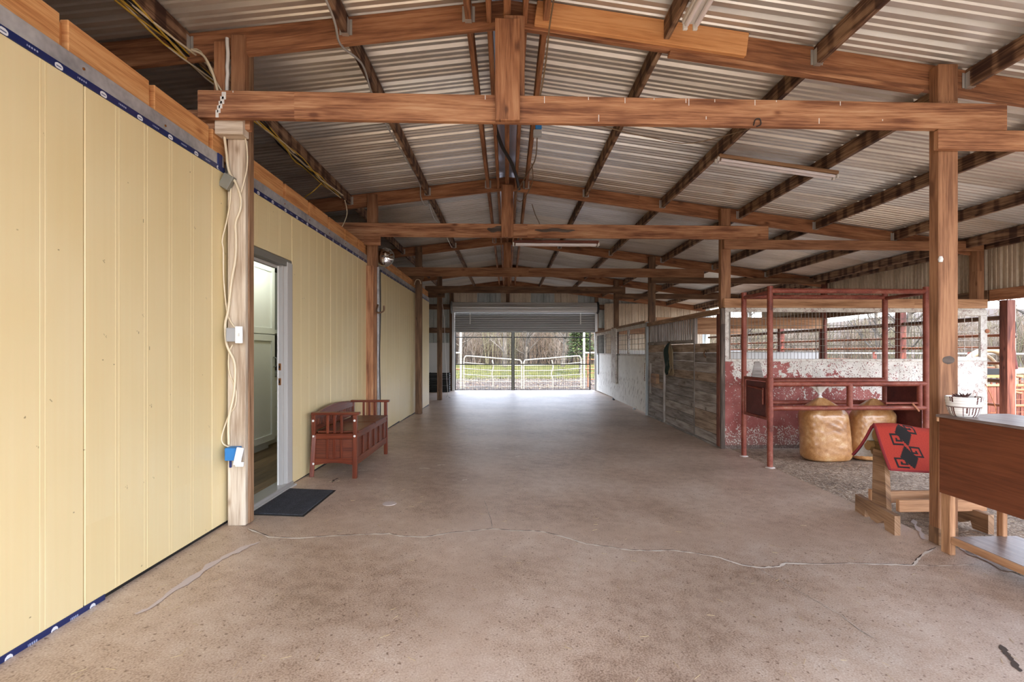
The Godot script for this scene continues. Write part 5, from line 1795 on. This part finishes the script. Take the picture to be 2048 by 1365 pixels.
func stocks():
	var t := thing("horse_stocks", "red steel pipe horse stocks standing in front of the peeling wall", "stocks", P(4.05, 0, 6.25))
	var xa := 3.094; var xz := 4.985; var dn := 5.925; var df := 6.59
	for q in [[xa, dn], [xa, df], [xz, dn], [xz, df]]:
		var k := mb()
		k.tube([P(q[0], 0.0 if q[0] < 4 else -0.02, q[1]), P(q[0], 2.13, q[1])], 0.033, 14)
		k.lathe(P(q[0], 2.13, q[1]), [Vector2(0.035, -0.01), Vector2(0.035, 0.008), Vector2(0.0, 0.014)], 14)
		var leg := fin(k, "leg", M.redpipe, t)
		if q[1] == dn and q[0] < 4:
			for y in [0.66, 1.0]:
				var c := mb()
				c.lathe(P(q[0], y, q[1]), [Vector2(0.033, -0.06), Vector2(0.038, -0.058), Vector2(0.038, 0.058), Vector2(0.033, 0.06)], 14)
				fin(c, "sleeve", M.redpipe, leg)
		var m := mb()
		m.lathe(P(q[0], 0.0, q[1]), [Vector2(0.06, -0.012), Vector2(0.05, 0.008), Vector2(0.034, 0.014)], 14)
		fin(m, "footing", M.mortar, t)
	for d in [dn, df]:
		pipe("top_rail", t, [P(xa, 2.085, d), P(xz, 2.085, d)], 0.03, M.redpipe, 12)
		pipe("waist_rail", t, [P(xa, 0.985, d), P(xz, 0.985, d)], 0.031, M.redpipe, 12)
		pipe("lower_rail", t, [P(xa, 0.70, d), P(xz, 0.70, d)], 0.029, M.redpipe, 12)
	pipe("strut", t, [P(4.054, 0.70, dn), P(4.054, 0.985, dn)], 0.033, M.redpipe, 12)
	span("shelf_flat", t, xa + 0.05, xz - 0.05, 1.016, 1.024, df - 0.05, df + 0.03, M.redpipe, 0.002)
	for x in [xa, xz]:
		pipe("end_rail", t, [P(x, 2.07, dn), P(x, 2.07, df)], 0.024, M.redpipe, 10)
	# front end gate with a sheet panel
	var g := span("end_gate", t, xa - 0.004, xa + 0.004, 0.59, 1.0, dn + 0.1, df - 0.07, M.maroon, 0.001)
	for y in [0.57, 1.03]:
		pipe("gate_bar", g, [P(xa, y, dn + 0.05), P(xa, y, df - 0.035)], 0.02, M.redpipe, 8)
	for d in [dn + 0.07, df - 0.05]:
		pipe("gate_bar", g, [P(xa, 0.57, d), P(xa, 1.03, d)], 0.016, M.redpipe, 8)
	pipe("latch_bar", g, [P(xa - 0.02, 0.93, df - 0.16), P(xa - 0.02, 0.91, dn + 0.12)], 0.012, M.redpipe, 8)
	pipe("latch_bar", g, [P(xa - 0.015, 0.93, dn + 0.14), P(xa - 0.015, 0.73, dn + 0.14)], 0.012, M.redpipe, 8)
	# rear gate panel
	var h := span("end_gate", t, xz - 0.004, xz + 0.004, 0.32, 0.95, dn + 0.06, df - 0.04, M.maroon, 0.001)
	pipe("gate_bar", h, [P(xz, 0.31, dn + 0.03), P(xz, 0.31, df - 0.03)], 0.018, M.redpipe, 8)
	pipe("gate_bar", h, [P(xz - 0.08, 0.70, dn), P(xz - 0.08, 0.985, dn)], 0.03, M.redpipe, 10)
	pipe("latch_bar", h, [P(xz - 0.5, 0.755, dn - 0.0), P(xz - 0.06, 0.755, dn - 0.0)], 0.015, M.redpipe, 8)
	var lb := mb()
	lb.bar(P(xz - 0.2, 0.76, dn - 0.035), P(xz - 0.12, 0.66, dn - 0.045), 0.012, 0.02)
	fin(lb, "latch_handle", M.rust, h)


func bag(at: Vector3, rx: float, rz: float, h: float, ph: float, label: String, twist: bool):
	var t := thing("shavings_bag", label, "sack", at)
	var n := fnl(950 + int(ph), 4.0, 3)
	var b := mb()
	b.surf(func(u, v):
		var a: float = u * TAU
		var k := 1.0
		if v < 0.12: k = sqrt(clampf(1.0 - pow((0.12 - v) / 0.12, 2.0), 0.0, 1.0)) * 0.35 + 0.65
		if v <= 0.001: k = 0.0
		if v > 0.72: k = lerpf(1.0, 0.13, pow((v - 0.72) / 0.28, 1.6))
		k *= 1.0 + 0.06 * (0.5 - v)
		var c := cos(a); var s := sin(a)
		var x := signf(c) * pow(absf(c), 0.72) * rx * k; var z := signf(s) * pow(absf(s), 0.75) * rz * k
		var w := n.get_noise_3d(c * 0.8, v * 2.2 + s * 0.5, s * 0.8) * 0.009 + 0.003 * sin(v * 60.0 + 6.0 * n.get_noise_2d(c, s)) * smoothstep(0.2, 0.6, v)
		return at + Vector3(x * (1.0 + w * 2.0) - 0.07 * v * v * (1.0 if ph < 0.5 else -0.3), maxf(0.0, v - 0.02) * h + w * 0.4 * (1.0 if v > 0.1 else 0.0), z * (1.0 + w * 2.0)), 48, 40, 2.0, 1.0, true)
	fin(b, "sack_body", M.shavings, t)
	if twist:
		b = mb()
		var top := at + Vector3(-0.07, h - 0.02, 0)
		b.surf(func(u, v):
			var a: float = u * TAU
			var r := 0.035 - 0.02 * sin(PI * minf(v * 2.2, 1.0)) + 0.065 * smoothstep(0.35, 1.0, v)
			var fold := 1.0 + 0.25 * sin(a * 7.0) * smoothstep(0.3, 1.0, v)
			return top + Vector3(cos(a) * r * fold * 1.1 - 0.02 * v, v * 0.17, sin(a) * r * fold * 0.6), 42, 12, 1, 1, true)
		fin(b, "twisted_top", M.plastic_clear, t)
		b = mb()
		b.lathe(top + Vector3(-0.006, 0.052, 0), [Vector2(0.018, -0.012), Vector2(0.024, 0.0), Vector2(0.018, 0.012)], 12)
		fin(b, "tie", M.white, t)


func saddle_rack():
	var t := thing("saddle_rack", "rough wooden saddle rack standing behind the nearest right post", "saddle rack", P(3.3, 0, 4.0))
	for k in 2:
		var x := 2.95 if k == 0 else 3.6
		var sk := 0.07 if k == 0 else 0.0
		# foot: board on edge with an arched cut below
		var poly := PackedVector2Array([Vector2(0, 0), Vector2(0.13, 0), Vector2(0.15, 0.06), Vector2(0.24, 0.012), Vector2(0.34, 0.012), Vector2(0.43, 0.075), Vector2(0.44, 0), Vector2(0.6, 0), Vector2(0.6, 0.145), Vector2(0, 0.145)])
		var b := mb()
		var ax := Vector3(0.11, 0, -0.59).normalized() if k == 0 else Vector3(0, 0, -1)
		b.prism(poly, P(x - sk, 0.0, 3.71), ax, Vector3.UP, Vector3(0.045, 0, 0))
		fin(b, "foot", M.pine_old, t)
		b = mb()
		b.prism(PackedVector2Array([Vector2(0.2, 0.07), Vector2(0.37, 0.07), Vector2(0.355, 0.58), Vector2(0.235, 0.58)]), P(x + 0.025, 0.0, 3.71), Vector3(0, 0, -1), Vector3.UP, Vector3(0.04, 0, 0))
		fin(b, "upright", M.pine_old, t)
		span("cleat", t, x + 0.024, x + 0.06, 0.15, 0.24, 4.08, 4.12, M.pine, 0.003)
	for d in [3.86, 4.1]:
		span("stretcher", t, 3.02, 3.72, 0.13, 0.225, d - 0.02, d + 0.02, M.pine)
	for q in [[0.555, 3.9, 0.042], [0.60, 4.1, 0.04], [0.70, 4.0, 0.05]]:
		pipe("log_rail", t, [P(2.955, q[0], q[1]), P(3.75, q[0] - 0.02, q[1])], q[2], M.log, 14)
	var cr := mb()
	cr.prism(PackedVector2Array([Vector2(0.12, 0.53), Vector2(0.34, 0.53), Vector2(0.36, 0.57), Vector2(0.32, 0.60), Vector2(0.30, 0.64), Vector2(0.27, 0.70), Vector2(0.22, 0.70), Vector2(0.19, 0.63), Vector2(0.14, 0.58)]), P(2.99, 0, 3.76), Vector3(0, 0, -1), Vector3.UP, Vector3(0.04, 0, 0))
	fin(cr, "cradle", M.log, t)
	# blanket
	var bl := thing("saddle_blanket", "red woven saddle blanket with black stepped patterns, draped over the wooden rack", "blanket", P(3.3, 0.5, 4.0))
	var f := func(u: float, v: float, lift_: float) -> Vector3:
		var w := (v - 0.5) * 2.0                       # -1: near hem, 1: far hem
		var s := absf(w)
		var x0 := 2.936 - 0.083 * s if w < 0 else 2.936 + 0.02 * s
		var x := lerpf(x0, 3.74, u)
		var apex := 0.825 - 0.055 * u + 0.012 * sin(u * 9.0) * (1.0 - s)
		var rnd := 0.055
		var d := 4.0 + w * 0.285 * (1.0 + 0.05 * sin(u * 7.0))
		var y := apex - 0.33 * s + rnd * 0.0
		y -= 0.03 * (1.0 - smoothstep(0.0, 0.16, s)) * 1.0
		y -= 0.03 * sin(PI * s) * (1.0 if w > 0 else 0.6)
		var nn := Vector3(0, 0.65, (1.0 if w < 0 else -1.0) * 0.75 * smoothstep(0.0, 0.1, s)).normalized()
		return P(x, y, d) + nn * lift_
	var b := mb()
	b.surf(func(u, v): return f.call(u, v, 0.0), 30, 44, 1, 1)
	fin(b, "woven_top", M.blanket, bl)
	b = mb()
	b.surf(func(u, v): return f.call(u, v, -0.014 - 0.012 * (1.0 if fmod(u * 30, 2.0) < 1.0 else 0.6)), 30, 44, 3, 3)
	fin(b, "fleece_lining", M.fleece, bl)
	b = mb()
	var e0 := []
	for k in 31: e0.append(f.call(0.0, k / 30.0, -0.008))
	b.tube(e0, 0.011, 6)
	for vv in [0.0, 1.0]:
		var e1 := []
		for k in 21: e1.append(f.call(k / 20.0, vv, -0.008))
		b.tube(e1, 0.009, 6)
	fin(b, "bound_edge", M.blanket_edge, bl)
	b = mb()
	b.surf(func(u, v): return f.call(0.36 + 0.5 * u, 0.0 + 0.16 * v * sqrt(clampf(sin(PI * clampf(u * 0.5 + 0.02, 0, 1)), 0, 1)), 0.006), 14, 6)
	fin(b, "leather_patch", M.cable_black, bl)


func work_table():
	var t := thing("work_table", "brown stained plywood work table with a deep front board and lower shelf", "table", P(3.2, 0, 2.75))
	var d0 := 1.9; var d1 := 3.41
	span("front_board", t, 2.952, 2.97, 0.408, 0.922, d0, d1 - 0.01, M.table, 0.002)
	span("tabletop", t, 2.945, 3.46, 0.922, 0.94, d0 - 0.02, d1 + 0.012, M.tabletop, 0.003)
	span("end_trim", t, 2.945, 2.985, 0.89, 0.921, d1 - 0.008, d1 + 0.012, M.pine)
	for q in [[2.972, d1 - 0.075], [3.36, d1 - 0.045], [2.972, d0 + 0.05], [3.36, d0 + 0.05]]:
		span("leg", t, q[0], q[0] + 0.04, 0.0, 0.92, q[1], q[1] + 0.075 if q[0] < 3.1 else q[1] + 0.04, M.pine)
	span("leg_brace", t, 3.401, 3.44, 0.35, 0.42, d0 + 0.05, d1 - 0.01, M.pine)
	span("leg_facing", t, 3.325, 3.358, 0.12, 0.9, d1 - 0.09, d1 - 0.055, M.pine)
	span("lower_shelf", t, 2.985, 3.43, 0.112, 0.128, d0 + 0.02, d1 - 0.078, M.tabletop, 0.002)
	span("shelf_edge", t, 2.972, 2.984, 0.08, 0.128, d0 + 0.12, d1 - 0.078, M.pine)
	span("back_rail", t, 3.40, 3.43, 0.8, 0.9, d0 + 0.1, d1 - 0.06, M.pine)


# ------------------------------------------------------------------ lamps and fittings under the roof

func tube_light(a: Vector3, b: Vector3, label: String, m: Material):
	var t := thing("tube_light", label, "lamp", a)
	var k := mb()
	var dir := (b - a).normalized()
	var side := dir.cross(Vector3.UP).normalized()
	var dn := -side.cross(dir).normalized()
	if dn.y > 0: dn = -dn
	k.bar(a, b, 0.11, 0.035, 0.004, Vector3.UP)
	fin(k, "housing", m, t)
	for s in [-1.0, 1.0]:
		var o: Vector3 = side * 0.033 * s + dn * 0.036
		pipe("tube", t, [a + o + dir * 0.03, b + o - dir * 0.03], 0.016, M.tube, 10)
		for e in [[a, 1.0], [b, -1.0]]:
			var c := mb()
			c.bar(e[0] + o - dn * 0.025, e[0] + o + dn * 0.018, 0.03, 0.02, 0.003, dir)
			fin(c, "lamp_holder", M.white, t)
	return t


func build_roof_things():
	tube_light(P(2.165, 3.375, 5.2), P(3.41, 3.213, 5.2), "unlit twin tube light slung under the right roof purlins", M.pine_old)
	var l: Node3D = tube_light(P(0.09, 2.925, 7.27), P(1.30, 2.925, 7.27), "unlit twin tube light hanging just below the second tie beam", M.redwood)
	for x in [0.15, 1.2]:
		pipe("hanger_wire", l, [P(x, 2.94, 7.27), P(x, 3.15, 7.27)], 0.003, M.conduit, 5)
	tube_light(P(1.20, 3.535, 3.32), P(1.20, 3.535, 2.1), "unlit twin tube light at the top edge, along the purlin above the orange board", M.white)
	var j := thing("junction_box", "small box with blue tape on the purlin right of the ridge", "junction box", P(0.29, 3.44, 4.9))
	span("box_body", j, 0.25, 0.33, 3.43, 3.49, 4.87, 4.93, M.box_grey)
	span("blue_cover", j, 0.27, 0.33, 3.49, 3.55, 4.88, 4.93, M.blue_tape)
	tag(pipe("cord", self, smooth_path([P(0.29, 3.44, 4.95), P(0.29, 3.38, 5.4), P(0.18, 3.36, 6.0), P(0.1, 3.34, 6.5), P(0.2, 3.4, 6.9), P(0.31, 3.45, 6.3), P(0.28, 3.5, 5.8)]), 0.006, M.cable_brown, 5), "looping brown cord below the blue taped box at the ridge", "cord")
	tag(pipe("cord", self, smooth_path([P(0.31, 3.72, 2.6), P(0.305, 3.68, 3.3), P(0.29, 3.6, 3.5), P(0.27, 3.4, 3.52), P(0.24, 3.2, 3.52), P(0.2, 3.02, 3.52)]), 0.006, M.cable_brown, 5), "thin brown cord drooping across the orange board to the nearest tie beam", "cord")
	tag(pipe("cord", self, smooth_path([P(-0.13, 3.72, 5.3), P(-0.06, 3.66, 5.7), P(0.05, 3.62, 6.1), P(0.12, 3.58, 6.5), P(0.16, 3.56, 6.9)]), 0.022, M.cable_black, 6), "thick black sleeve crossing the ridge gap before the second truss", "cord")
	tag(pipe("cord", self, smooth_path([P(0.36, 3.5, 7.4), P(0.42, 3.4, 7.6), P(0.5, 3.3, 7.8), P(0.54, 3.1, 7.9)]), 0.006, M.cable_brown, 5), "thin cord drooping behind the second truss, right of the ridge", "cord")
	tag(pipe("cord", self, smooth_path([P(0.35, 3.42, 4.3), P(0.9, 3.3, 4.4), P(1.3, 3.24, 4.45), P(1.65, 3.225, 4.5), P(2.2, 3.4, 4.6)]), 0.004, M.cable_brown, 5), "thin cord sagging across the roof just below the nearest tie beam, right of the ridge", "cord")
	tag(pipe("wire_loop", self, smooth_path([P(1.69, 2.922, 3.455), P(1.70, 2.96, 3.45), P(1.73, 2.965, 3.45), P(1.74, 2.93, 3.455), P(1.71, 2.915, 3.455)]), 0.004, M.cable_black, 5), "small loop of dark wire on the bottom edge of the nearest tie beam", "wire")
